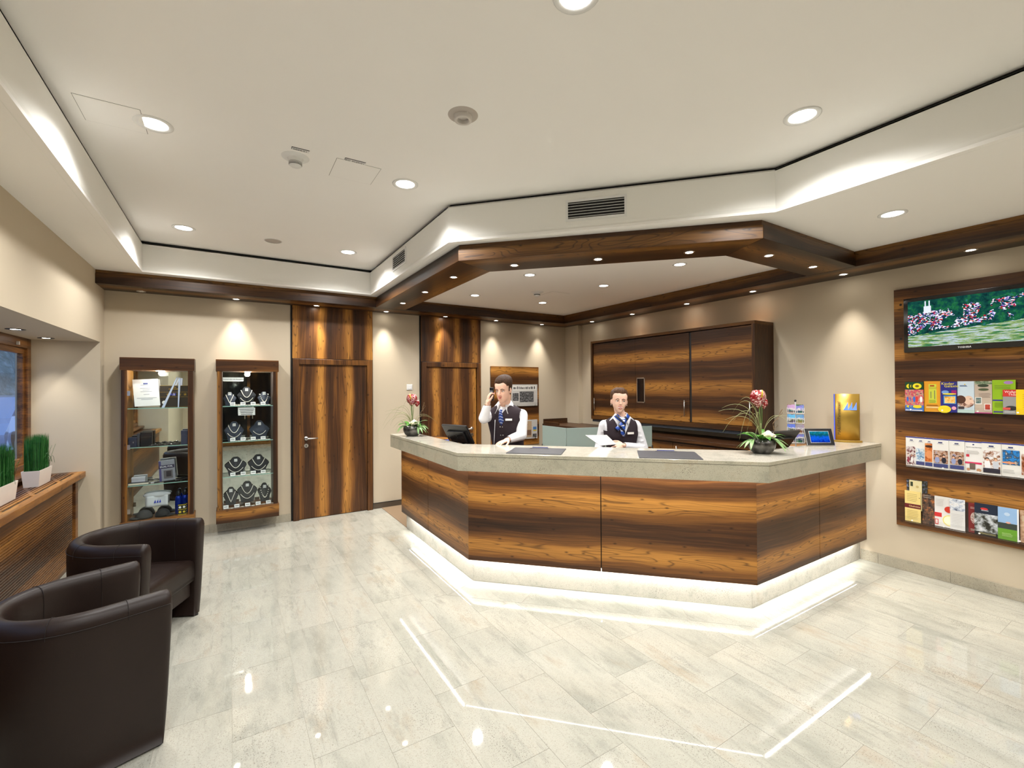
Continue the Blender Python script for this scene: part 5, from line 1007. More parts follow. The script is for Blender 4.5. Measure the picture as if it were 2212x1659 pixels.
def grass(y0, y1, h, lab, seed):
    rnd = random.Random(seed); x0, x1, z = -1.515, -1.398, LZ1
    r = thing('grass_pot', lab, 'potted grass', ((x0+x1)/2,(y0+y1)/2,z), 0, 'white pots of ornamental grass')
    mb = MB(); t = 0.012; mb.add([(x0+t,y0+t,z),(x1-t,y0+t,z),(x1-t,y1-t,z),(x0+t,y1-t,z),(x0,y0,z+0.138),(x1,y0,z+0.138),(x1,y1,z+0.138),(x0,y1,z+0.138),(x0+.008,y0+.008,z+0.138),(x1-.008,y0+.008,z+0.138),(x1-.008,y1-.008,z+0.138),(x0+.008,y1-.008,z+0.138),(x0+.008,y0+.008,z+0.1),(x1-.008,y0+.008,z+0.1),(x1-.008,y1-.008,z+0.1),(x0+.008,y1-.008,z+0.1)],
        [(3,2,1,0),(0,1,5,4),(1,2,6,5),(2,3,7,6),(3,0,4,7),(4,5,9,8),(5,6,10,9),(6,7,11,10),(7,4,8,11),(8,9,13,12),(9,10,14,13),(10,11,15,14),(11,8,12,15),(12,13,14,15)]).build('pot', M_POT, r)
    g = MB()
    for i in range(950):
        x = rnd.uniform(x0+0.014,x1-0.014); y = rnd.uniform(y0+0.014,y1-0.014); hh = h*rnd.uniform(0.9,1.0); lx, ly = rnd.gauss(0,0.008), rnd.gauss(0,0.010); w_ = rnd.uniform(0.0012,0.0024); a = rnd.uniform(0,PI); c, s = w_*math.cos(a), w_*math.sin(a)
        x2 = min(max(x+lx, x0-0.004), x1+0.004); y2 = min(max(y+ly, y0-0.004), y1+0.004)
        g.add([(x-c,y-s,z+0.10),(x+c,y+s,z+0.10),((x+x2)/2+c,(y+y2)/2+s,z+0.1+hh*0.6),((x+x2)/2-c,(y+y2)/2-s,z+0.1+hh*0.6),(x2,y2,z+0.1+hh)], [(0,1,2,3),(3,2,4)])
    for i in range(7):
        x = x1-0.02; y = rnd.uniform(y0,y1); g.tube(bez((x,y,z+0.1),(x+0.01,y,z+0.22),(x+0.03,y+0.03,z+0.3),(x+0.035,y+0.05,z+rnd.uniform(0.12,0.35)),6), 0.0012, 3)
    g.build('grass_blades', M_GR1, r, kind='stuff')
grass(5.47,5.79,0.355,'white pot of upright green grass nearest the corner',1); grass(4.655,5.0,0.345,'white pot of upright green grass cut by picture edge',2)
# ---- tub chairs
M_LEATH = (lambda t: (t.base(t.mix(t.noise(t.co(), 5.0, 3.0), srgb(28,18,14), srgb(38,26,21))), t.bump(t.voro(t.co(), 420.0), 0.12, 0.001), t.set(0.42, spec=0.32))[2])(NT('dark brown leather'))
M_SEAM = plain('dark seam', srgb(26,18,15), 0.7)
def tubchair(x, y, rz, lab):
    r = thing('tub_chair', lab, 'armchair', (x,y,0), rz, 'brown leather tub chairs')
    # plan centreline of the shell, open towards +x
    R_, A_ = 0.292, 0.265; path = [(-0.01-i*0.04,-R_) for i in range(7)]
    x_a = path[-1][0]
    for i in range(1, 24): t = -PI/2-PI*i/24; path.append((x_a+1.10*R_*math.cos(t), R_*math.sin(t)))
    path += [(px,-py) for px, py in path[:7][::-1]]
    N = len(path); prof = [(0.028,0.012),(0.038,0.2),(0.046,0.45),(0.049,0.655),(0.046,0.69),(0.034,0.716),(0.015,0.729),(-0.010,0.731),(-0.032,0.720),(-0.045,0.695),(-0.047,0.60),(-0.040,0.44),(-0.038,0.30),(-0.034,0.012)]
    nn = []
    for i in range(N):
        d = Vector(path[min(i+1,N-1)])-Vector(path[max(i-1,0)]); d.normalize(); nn.append(Vector((-d.y,d.x)))
    if nn[3].y > 0: nn = [-v for v in nn]
    P = lambda i, o, z: (path[i][0]+nn[i].x*o-(0.03*(1-z/0.73) if i in (0,N-1) else 0), path[i][1]+nn[i].y*o, z)
    ring = [[P(i,o,z) for o, z in prof] for i in range(N)]
    mb = MB(); mb.grid(ring); m = len(prof)
    for i in range(N-1): mb.f.append((i*m+m-1, (i+1)*m+m-1, (i+1)*m, i*m))
    for e, s in ((0,1),(N-1,-1)):                # softly padded arm fronts
        base = e*m; cen = [Vector(v) for v in ring[e]]; c = sum(cen, Vector())/m; n0 = len(mb.v)
        ins = [tuple(Vector(v)+(c-Vector(v))*Vector((0,0,0)).length+Vector((0.014,(c.y-v[1])*0.45,0))-Vector((0,0,0.012 if v[2] > 0.6 else -0.004))) for v in ring[e]]
        mb.v += ins
        for k in range(m):
            k2 = (k+1)%m; f = (base+k,base+k2,n0+k2,n0+k); mb.f.append(f if s < 0 else f[::-1])
        f = tuple(range(n0,n0+m)); mb.f.append(f if s < 0 else f[::-1])
    mb.build('shell', M_LEATH, r, smooth=True, local=True, bevel=0.0)
    sh = r.children[0]; md = sh.modifiers.new('sub', 'SUBSURF'); md.levels = 1; md.render_levels = 1
    # seams over the top roll and along the outer edge
    for i in (4, 10, N-11, N-5): MB().tube([P(i,o*1.012,z+0.0009) for o, z in prof[3:12]], 0.0013, 5).build('seam', M_SEAM, r, local=True)
    MB().tube([P(i,0.0495,0.672) for i in range(N)], 0.0016, 5).build('edge_seam', M_SEAM, r, local=True)
    # seat cushion
    inner = [(path[i][0]+nn[i].x*-0.041, path[i][1]+nn[i].y*-0.041) for i in range(N)]; cxm = -0.27
    rows = []
    for k, z in ((0.97,0.285),(1.0,0.31),(1.0,0.37),(0.99,0.40),(0.965,0.42),(0.91,0.434),(0.8,0.442),(0.5,0.447),(0.0,0.45)): rows.append([(cxm+(px-cxm)*k-0.022*k*(1 if px > -0.05 else 0), py*k, z) for px, py in inner+[inner[0]]])
    st = MB().grid(rows).build('seat', M_LEATH, r, smooth=True, local=True); MB().grid([[(inner[0][0]-0.03-0.02*(j/3), inner[0][1]*(1-i/4)+inner[-1][1]*(i/4), 0.28+0.002*j) for i in range(5)] for j in range(2)]).build('seat_front', M_LEATH, r, local=True, solid=0.01)
    MB().box(-0.10,-0.06,-0.245,0.245,0.16,0.285).build('front_rail', M_LEATH, r, local=True, bevel=0.01); MB().box(-0.42,-0.10,-0.22,0.22,0.26,0.30).build('seat_base', M_BLACK, r, local=True)
    for sx in (-0.05,-0.45):
        for sy in (-1,1): MB().lathe([(0,0),(0.016,0),(0.016,0.014),(0,0.014)], (sx, sy*(0.292 if sx > -0.2 else 0.19), 0), 12).build('glide', M_BLKPL, r, local=True)
tubchair(-0.345,3.045,math.radians(19.3),'dark brown leather tub chair in the near left corner'); tubchair(-0.31,3.885,math.radians(-26.0),'dark brown leather tub chair standing before the show cases')

# ============================================================ CEILING FITTINGS
def disc(x, y, z, prof, nm, mat, par, n=28): return MB().lathe([(r_, -h) for r_, h in prof], (x,y,z), n, 'Z', False).build(nm, mat, par, smooth=True)
M_GRIL = plain('light grey grille', srgb(186,178,170), 0.7); M_LG = plain('pale grey plastic', srgb(206,200,194), 0.5)
sd = thing('smoke_detector', 'white smoke detector with dark louvres beside numbered hatch', 'smoke detector', (0.369,3.306,ZT), 0, 'smoke detectors')
disc(0.369,3.306,ZT,[(0.0,0.012),(0.055,0.012),(0.075,0.008),(0.086,0)],'flange',M_WHITE,sd); disc(0.369,3.306,ZT,[(0,0.062),(0.03,0.062),(0.038,0.055),(0.04,0.03),(0.05,0.012)],'sensor_head',M_WHITE,sd)
for k in range(3): disc(0.369,3.306,ZT,[(0.0385,0.034+k*0.008),(0.0405,0.036+k*0.008),(0.0385,0.038+k*0.008)],'louvre',M_BLKPL,sd)
sd2 = thing('smoke_detector', 'small smoke detector in ceiling above the reception', 'smoke detector', (3.333,4.737,ZS), 0, 'smoke detectors')
disc(3.333,4.737,ZS,[(0.0,0.012),(0.055,0.012),(0.086,0)],'flange',M_WHITE,sd2); disc(3.333,4.737,ZS,[(0,0.058),(0.03,0.058),(0.04,0.05),(0.04,0.012)],'sensor_head',M_WHITE,sd2); disc(3.333,4.737,ZS,[(0.0395,0.03),(0.042,0.036),(0.0395,0.042)],'louvre',M_BLKPL,sd2)
def plate(txt, x, y, z, w_, lab):
    t = thing('number_plate', lab, 'number plate', (x,y,z), 0, 'number plates on the ceiling'); B(x-w_/2,x+w_/2,y-0.018,y+0.018,z-0.0012,z-0.0002).build('plate', M_WHITE, t); B(x-w_/2,x+w_/2,y-0.02,y-0.014,z-0.0018,z-0.0002).build('border', M_INK, t); B(x-w_/2,x-w_/2+0.003,y-0.018,y+0.01,z-0.0018,z-0.0002).build('border', M_INK, t)
    text(txt, 0.026, (x,y+0.014,z-0.0014), (1,0,0), (0,-1,0), M_INK, t, align='CENTER')
plate('0004/01',0.385,3.185,ZT,0.105,'tiny plate reading 0004/01 at the smoke detector'); plate('ZD 0020/01',0.72,3.155,ZT,0.135,'tiny plate reading ZD 0020/01 at the hatch'); B(3.40,3.46,4.80,4.806,ZS-0.001,ZS).build('x', M_INK); bpy.data.objects.remove(bpy.data.objects['x'])
def hatch(x0, x1, y0, y1, z, lab):
    t = thing('access_hatch', lab, 'hatch', ((x0+x1)/2,(y0+y1)/2,z), 0, 'access hatches in the ceiling'); B(x0,x1,y0,y1,z-0.0006,z).build('joint', plain('dark joint', srgb(96,92,84), 0.9), t); B(x0+0.0022,x1-0.0022,y0+0.0022,y1-0.0022,z-0.0014,z-0.0004).build('hatch_panel', M_CEIL, t)
hatch(-0.70,-0.42,3.18,3.46,ZT,'flush square ceiling hatch beside left downlight'); hatch(0.605,0.902,3.17,3.46,ZT,'flush square ceiling hatch with number plate'); hatch(3.48,3.76,4.60,4.88,ZS,'flush square hatch in ceiling above the reception')
ls = thing('ceiling_loudspeaker', 'flat round grey loudspeaker grille near far ceiling edge', 'loudspeaker', (0.378,5.294,ZT)); disc(0.378,5.294,ZT,[(0,0.003),(0.072,0.003),(0.078,0)],'grille',M_GRIL,ls); disc(0.378,5.294,ZT,[(0.078,0.004),(0.083,0.003),(0.084,0)],'ring',M_WHITE,ls)
an = thing('alarm_sounder', 'round grey ceiling alarm with raised ring in middle of ceiling', 'alarm', (1.119,2.305,ZT)); disc(1.119,2.305,ZT,[(0.05,0.008),(0.075,0.006),(0.085,0)],'disc',M_GRIL,an); disc(1.119,2.305,ZT,[(0.0,0.006),(0.05,0.008)],'centre',M_LG,an); disc(1.119,2.305,ZT,[(0.032,0.008),(0.032,0.03),(0.038,0.034),(0.05,0.03),(0.052,0.008)],'raised_ring',M_LG,an); disc(1.119,2.25,ZT,[(0,0.012),(0.006,0.012),(0.006,0.006)],'indicator',M_LG,an,10)
# ventilation grilles on the cove
def vent(c, ex, hw, z0, z1, lab):
    c = Vector((*c,0)); ex = Vector((*ex,0)).normalized(); n = Vector((ex.y,-ex.x,0))         # n: into the room
    if n.dot(Vector((0.9,1.6,0))-c) < 0: n = -n
    t = thing('air_grille', lab, 'air grille', (c.x,c.y,z0), 0, 'air grilles in the cove'); zc = (z0+z1)/2; hh = (z1-z0)/2; fwd = 0.018
    for nm_, off, w_, dz, h_ in (('frame',-(hw-fwd/2),fwd/2,0,hh),('frame',(hw-fwd/2),fwd/2,0,hh),('frame',0,hw-fwd,hh-fwd/2,fwd/2),('frame',0,hw-fwd,-hh+fwd/2,fwd/2)): MB().obox(c+ex*off+n*0.004+Vector((0,0,zc+dz)), ex, n, Z_, w_, 0.005, h_).build('frame', M_WHITE, t)
    MB().obox(c+n*0.0005+Vector((0,0,zc)), ex, n, Z_, hw-fwd, 0.0004, hh-fwd).build('duct', M_BLACK, t)
    k = 6
    for i in range(k):
        z = z0+fwd+(z1-z0-2*fwd)*(i+0.5)/k; MB().obox(c+n*0.004+Vector((0,0,z)), ex, (n*0.8+Vector((0,0,-0.35))).normalized(), (n*0.35+Vector((0,0,0.8))).normalized(), hw-fwd, 0.0055, 0.0016).build('slat', M_WHITE, t)
dirD = Vector((3.245-1.55,1.705-3.487)).normalized(); mD = Vector((1.55,3.487))+dirD*((2.39-1.55)/dirD.x)
vent((mD.x,mD.y), (dirD.x,dirD.y), 0.232, 2.99, 3.155, 'white slatted air grille on slanted cove above counter'); vent((1.55,4.78), (0,1), 0.225, 3.0, 3.17, 'white slatted air grille on cove seen edge on')
# ============================================================ PEOPLE
def capsule(mb, p0, r0, p1, r1, n=12):
    p0, p1 = Vector(p0), Vector(p1); d = (p1-p0); L_ = max(d.length, 1e-5); d.normalize()
    u = d.cross(Vector((0,0,1)))
    if u.length < 1e-3: u = Vector((1,0,0))
    u.normalize(); v = d.cross(u); ring = []
    st = [(-math.cos(a)*r0, math.sin(a)*r0, p0) for a in (0.02,0.5,1.0,PI/2)]+[(math.cos(a)*r1, math.sin(a)*r1, p1) for a in (PI/2,1.0,0.5,0.02)]
    for off, rr, c in st: ring.append([c+d*off+(u*math.cos(2*PI*k/n)+v*math.sin(2*PI*k/n))*rr for k in range(n)])
    m0 = len(mb.v); mb.v += [tuple(p) for rg in ring for p in rg]
    for i in range(len(ring)-1):
        for k in range(n): l = (k+1)%n; mb.f.append((m0+i*n+k, m0+i*n+l, m0+(i+1)*n+l, m0+(i+1)*n+k))
    mb.f.append(tuple(m0+k for k in range(n))[::-1]); mb.f.append(tuple(m0+(len(ring)-1)*n+k for k in range(n)))
class Frame:
    def __init__(s, o, x, y, z): s.o = Vector(o); s.x = Vector(x).normalized(); s.y = Vector(y).normalized(); s.z = Vector(z).normalized(); s.M = Matrix((s.x,s.y,s.z)).transposed()
    def p(s, x, y, z): return s.o+s.x*x+s.y*y+s.z*z
    def inv(s, q): d = Vector(q)-s.o; return d.dot(s.x), d.dot(s.y), d.dot(s.z)
def frame_from(o, fwd, up_=(0,0,1)):
    y = Vector(fwd).normalized(); x = y.cross(Vector(up_)).normalized(); z = x.cross(y); return Frame(o, x, y, z)
def blob(name, mb, mat, parent, voxel, smooth=3, keep=None, solid=0.0, planes=()):
    me = bpy.data.meshes.new('b'); me.from_pydata(mb.v, [], mb.f); o = bpy.data.objects.new('b', me); COL.objects.link(o)
    md = o.modifiers.new('r', 'REMESH'); md.mode = 'VOXEL'; md.voxel_size = voxel
    if smooth: ms = o.modifiers.new('s', 'SMOOTH'); ms.factor = 0.5; ms.iterations = smooth
    m2 = bpy.data.meshes.new_from_object(o.evaluated_get(bpy.context.evaluated_depsgraph_get())); bpy.data.objects.remove(o); bpy.data.meshes.remove(me)
    if keep:
        bm = bmesh.new(); bm.from_mesh(m2)
        for co_, no_ in planes: bmesh.ops.bisect_plane(bm, geom=bm.verts[:]+bm.edges[:]+bm.faces[:], dist=1e-6, plane_co=co_, plane_no=no_)
        dl = [f for f in bm.faces if not keep(f.calc_center_median())]; bmesh.ops.delete(bm, geom=dl, context='FACES'); [bmesh.ops.smooth_vert(bm, verts=[v for v in bm.verts if v.is_boundary], factor=0.5, use_axis_x=True, use_axis_y=True, use_axis_z=True) for _ in range(4 if planes else 12)]; bm.to_mesh(m2); bm.free()
    m2.polygons.foreach_set('use_smooth', [True]*len(m2.polygons)); m2.name = name; m2.materials.clear(); m2.materials.append(mat)
    r = bpy.data.objects.new(name, m2); COL.objects.link(r); r.parent = parent; r.matrix_parent_inverse = Matrix.Translation(-parent.location)
    if solid: s_ = r.modifiers.new('solid', 'SOLIDIFY'); s_.thickness = solid; s_.offset = 1
    return r
def hand(mb, wrist, fwd, palm, thumb, curl, spread=0.16, s=1.0):
    # fwd: towards the knuckles, palm: palm normal, thumb: side of the thumb
    f = Vector(fwd).normalized(); n = Vector(palm); n = (n-f*n.dot(f)).normalized(); t = f.cross(n).normalized()
    if t.dot(Vector(thumb)) < 0: t = -t
    w_ = Vector(wrist); Mx = Matrix((f,t,n)).transposed()
    mb.ell(w_+f*0.048*s, (0.052*s,0.040*s,0.0155*s), 14, 8, Mx); capsule(mb, w_, 0.024*s, w_+f*0.03*s, 0.026*s)
    for i, (off, L_) in enumerate(((0.031,0.074),(0.0105,0.083),(-0.010,0.077),(-0.030,0.060))):
        k = w_+f*(0.088-0.006*abs(off-0.01)*30)*s+t*off*s*1.02; c = curl[i] if isinstance(curl, (list,tuple)) else curl
        d0 = (f+t*(off/0.031)*spread*0.55)
        def rot(a): return (d0*math.cos(a)+n*math.sin(a)).normalized()
        p1 = k+rot(c*0.35)*L_*0.42*s; p2 = p1+rot(c*0.95)*L_*0.32*s; p3 = p2+rot(c*1.5)*L_*0.26*s
        capsule(mb, w_+f*0.06*s+t*off*0.95*s, 0.0105*s, k, 0.0100*s); capsule(mb, k, 0.0096*s, p1, 0.0088*s); capsule(mb, p1, 0.0088*s, p2, 0.0080*s); capsule(mb, p2, 0.0080*s, p3, 0.0066*s)
    b = w_+f*0.022*s+t*0.026*s; q1 = b+(f*0.62+t*0.72+n*0.25).normalized()*0.042*s; q2 = q1+(f*0.86+t*0.30+n*0.42).normalized()*0.030*s; q3 = q2+(f*0.95+t*0.08+n*0.35).normalized()*0.024*s
    capsule(mb, b, 0.0150*s, q1, 0.0110*s); capsule(mb, q1, 0.0110*s, q2, 0.0098*s); capsule(mb, q2, 0.0098*s, q3, 0.0078*s)
def loft(mb, rings):
    n = len(rings[0]); m0 = len(mb.v); mb.v += [tuple(p) for r in rings for p in r]
    for i in range(len(rings)-1):
        for k in range(n): l = (k+1)%n; mb.f.append((m0+i*n+k, m0+i*n+l, m0+(i+1)*n+l, m0+(i+1)*n+k))
    mb.f.append(tuple(m0+k for k in range(n))[::-1]); mb.f.append(tuple(m0+(len(rings)-1)*n+k for k in range(n)))
def lerp_levels(lv, n):
    out = []
    for i in range(n):
        t = i/(n-1)*(len(lv)-1); k = min(int(t), len(lv)-2); f = t-k
        p0, p1, p2, p3 = lv[max(k-1,0)], lv[k], lv[k+1], lv[min(k+2,len(lv)-1)]
        out.append(tuple(0.5*(2*b+(c-a)*f+(2*a-5*b+4*c-d)*f*f+(3*b-a-3*c+d)*f**3) for a, b, c, d in zip(p0,p1,p2,p3)))
    return out
HEAD_M = [(-0.120,0.014,0.066,0.030),(-0.108,0.032,0.081,0.016),(-0.088,0.046,0.086,-0.004),(-0.062,0.0555,0.087,-0.030),(-0.032,0.062,0.087,-0.066),(0.0,0.067,0.0855,-0.090),(0.03,0.0715,0.0865,-0.104),(0.06,0.0735,0.081,-0.108),(0.087,0.067,0.064,-0.098),(0.106,0.051,0.041,-0.076),(0.119,0.028,0.012,-0.044),(0.1225,0.008,-0.006,-0.024)]
HEAD_F = [(-0.116,0.0124,0.068,0.036),(-0.105,0.0282,0.08,0.022),(-0.086,0.0441,0.084,0.002),(-0.062,0.0571,0.0855,-0.026),(-0.032,0.0672,0.086,-0.062),(0,0.0735,0.0845,-0.088),(0.03,0.0780,0.0855,-0.102),(0.06,0.0797,0.079,-0.106),(0.087,0.0723,0.061,-0.096),(0.106,0.0542,0.038,-0.074),(0.117,0.0294,0.01,-0.042),(0.1205,0.0090,-0.006,-0.022)]
def head_loft(mb, h, s, female, grow=0.0, detail=True, sh=(0,0)):
    rings = []; N = 56
    for z, w_, f, b in lerp_levels(HEAD_F if female else HEAD_M, 44):
        c = (f+b)/2*0.35+0.0; rg = []
        for k in range(N):
            a = 2*PI*k/N; ca, sa = math.cos(a), math.sin(a)
            e = 2/2.35 if sa > 0 else 1.0
            x = (w_+grow)*math.copysign(abs(ca)**e, ca); y = c+((f-c)+grow)*abs(sa)**e if sa > 0 else c-((c-b)+grow)*abs(sa)
            if detail and sa > 0:
                ax = abs(x)
                y -= 0.0085*math.exp(-((ax-0.031)/0.014)**2-((z-0.001)/0.010)**2)
                y += 0.0035*math.exp(-((ax-0.030)/0.02)**2-((z-0.021)/0.007)**2)+0.003*math.exp(-((ax-0.040)/0.016)**2-((z+0.032)/0.016)**2)
                y += 0.0045*math.exp(-(ax/0.022)**2-((z+0.058)/0.017)**2)-0.003*math.exp(-(ax/0.02)**2-((z+0.085)/0.008)**2)
            rg.append(h.p(x*s, (y+sh[0])*s, (sh[1]+z+(grow if z > 0 else 0)*max(0,z/0.12))*s))
        rings.append(rg)
    loft(mb, rings)
def head_parts(mb, h, s=1.0, female=False):
    head_loft(mb, h, s, female)
    E = lambda c, r: mb.ell(h.p(*[v*s for v in c]), [v*s for v in r], 14, 10, h.M)
    q = 0.85 if female else 1.0
    for k in (-1,1): E((0.0705*k if not female else 0.0765*k,-0.008,-0.010),(0.009,0.019,0.030)); E((0.0095*k*q,0.097,-0.0275),(0.0075*q,0.009,0.006))
    capsule(mb, h.p(0,0.082*s,0.014*s), 0.0075*s*q, h.p(0,0.1045*s,-0.023*s), 0.0098*s*q)
M_EYEW = plain('eye white', srgb(236,232,228), 0.25); M_IRIS = plain('dark iris', srgb(46,34,26), 0.15); M_LIP = plain('lips', srgb(196,104,96), 0.4); M_TEETH = plain('teeth', srgb(244,240,232), 0.3)
def face(h, par, s, look, brow, mouth, lidw=1.0):
    for k in (-1,1):
        e = MB().ell(h.p(0.0305*k*s,0.0725*s,0.002*s), (0.0138*s,0.0088*s,0.0062*s*lidw), 14, 8, h.M).build('eye', M_EYEW, par, smooth=True)
        MB().ell(h.p((0.0305*k+look[0])*s,0.0785*s,(0.002+look[1])*s), (0.0056*s,0.0036*s,0.0056*s*lidw), 12, 8, h.M).build('iris', M_IRIS, e, smooth=True)
        pts = [h.p((0.014+0.036*t)*k*s, (0.0875-0.019*t*t)*s, (0.019+0.008*math.sin(PI*min(1,t*1.15))-0.004*t)*s) for t in (0,0.25,0.5,0.75,1)]
        MB().tube(pts, [0.0028*s,0.0034*s,0.003*s,0.0024*s,0.0012*s], 6).build('eyebrow', brow, par, smooth=True)
        MB().tube([h.p((0.016+0.031*t)*k*s, (0.0815-0.010*t*t)*s, (0.0062+0.0036*math.sin(PI*t)*lidw-0.003*t)*s) for t in (0,0.25,0.5,0.75,1)], 0.0014*s, 5).build('eyelash', M_IRIS, par)
    wide, gap = mouth
    arc = lambda w_, z0, dz, y0: [h.p(w_*k*s, (y0-0.016*k*k)*s, (z0+dz*k*k)*s) for k in (-1,-0.6,-0.2,0.2,0.6,1)]
    MB().tube(arc(wide,-0.054,0.010*(1 if gap else 0.3),0.0945), [0.001*s]+[0.0036*s]*4+[0.001*s], 6).build('upper_lip', M_LIP, par, smooth=True)
    MB().tube(arc(wide*0.92,-0.062-gap,0.016*(1 if gap else 0.25)+gap*0.8,0.0940), [0.001*s]+[0.0042*s]*4+[0.001*s], 6).build('lower_lip', M_LIP, par, smooth=True)
    if gap: MB().ell(h.p(0,0.0875*s,(-0.0560-gap*0.40)*s), (wide*0.84*s,0.0058*s,(0.0012+gap*0.55)*s), 14, 6, h.M).build('teeth', M_TEETH, par, smooth=True)
def skinm(n, a, b): t = NT(n); t.base(t.mix(t.noise(t.co(), 18.0, 3.0), srgb(*a), srgb(*b))); t.b.inputs['Subsurface Weight'].default_value = 0.12; t.b.inputs['Subsurface Radius'].default_value = (0.012,0.004,0.002); return t.set(0.5, spec=0.35)
def hairm(n, a, b):
    t = NT(n); P = t.co(); mp = t.n('Mapping'); t.L(P, mp.inputs[0]); mp.inputs['Scale'].default_value = (1.0,1.0,0.22); Q = mp.outputs[0]
    t.base(t.ramp(t.noise(Q, 170.0, 3.0, 0.7), [(0.35,srgb(*a)),(0.65,srgb(*b))])); t.bump(t.noise(Q, 190.0, 3.0), 0.6, 0.006); return t.set(0.6, spec=0.3)
def clothm(n, c): t = NT(n); t.base(t.mix(t.noise(t.co(), 9.0, 3.0), srgb(*[int(v*0.95) for v in c]), srgb(*c))); t.bump(t.noise(t.co(), 26.0, 2.0), 0.35, 0.008); return t.set(0.8, spec=0.2)
M_SHIRT = clothm('white shirt cotton', (238,238,242)); M_VEST = clothm('dark aubergine waistcoat cloth', (52,43,48)); M_TROU = clothm('black trouser cloth', (24,23,26)); M_SHOE = plain('black shoe leather', (0.01,0.01,0.01), 0.25)
M_BADGE = plain('name badge', srgb(240,238,232), 0.3); M_BTN = plain('brass button', srgb(190,160,100), 0.25, 0.9)
TOR_M = [(0.49,0.160,0.105,0.105),(0.53,0.168,0.112,0.112),(0.57,0.158,0.108,0.105),(0.61,0.152,0.106,0.098),(0.66,0.158,0.112,0.098),(0.71,0.172,0.120,0.104),(0.75,0.183,0.122,0.108),(0.785,0.186,0.112,0.104),(0.81,0.165,0.094,0.094),(0.828,0.118,0.074,0.080),(0.842,0.070,0.058,0.062)]
TOR_F = [(0.49,0.165,0.100,0.110),(0.53,0.168,0.106,0.112),(0.57,0.150,0.098,0.100),(0.61,0.128,0.090,0.088),(0.645,0.122,0.092,0.084),(0.68,0.132,0.106,0.088),(0.72,0.148,0.130,0.094),(0.75,0.154,0.126,0.096),(0.785,0.154,0.102,0.092),(0.81,0.134,0.084,0.084),(0.828,0.095,0.066,0.070),(0.842,0.058,0.050,0.054)]
def torso_parts(mb, T, H, grow, female, top=1.0):
    rings = []; N = 48
    for zf, rx, rf, rb in lerp_levels(TOR_F if female else TOR_M, 48):
        yo = 0.012+T.lean*(zf-0.5)*1.0
        rings.append([T.p((rx+grow)*math.copysign(abs(math.cos(a))**0.88, math.cos(a)), yo+((rf+grow)*abs(math.sin(a))**0.88 if math.sin(a) > 0 else -(rb+grow)*abs(math.sin(a))**0.88), zf*H) for a in [2*PI*k/N for k in range(N)]])
    loft(mb, rings)
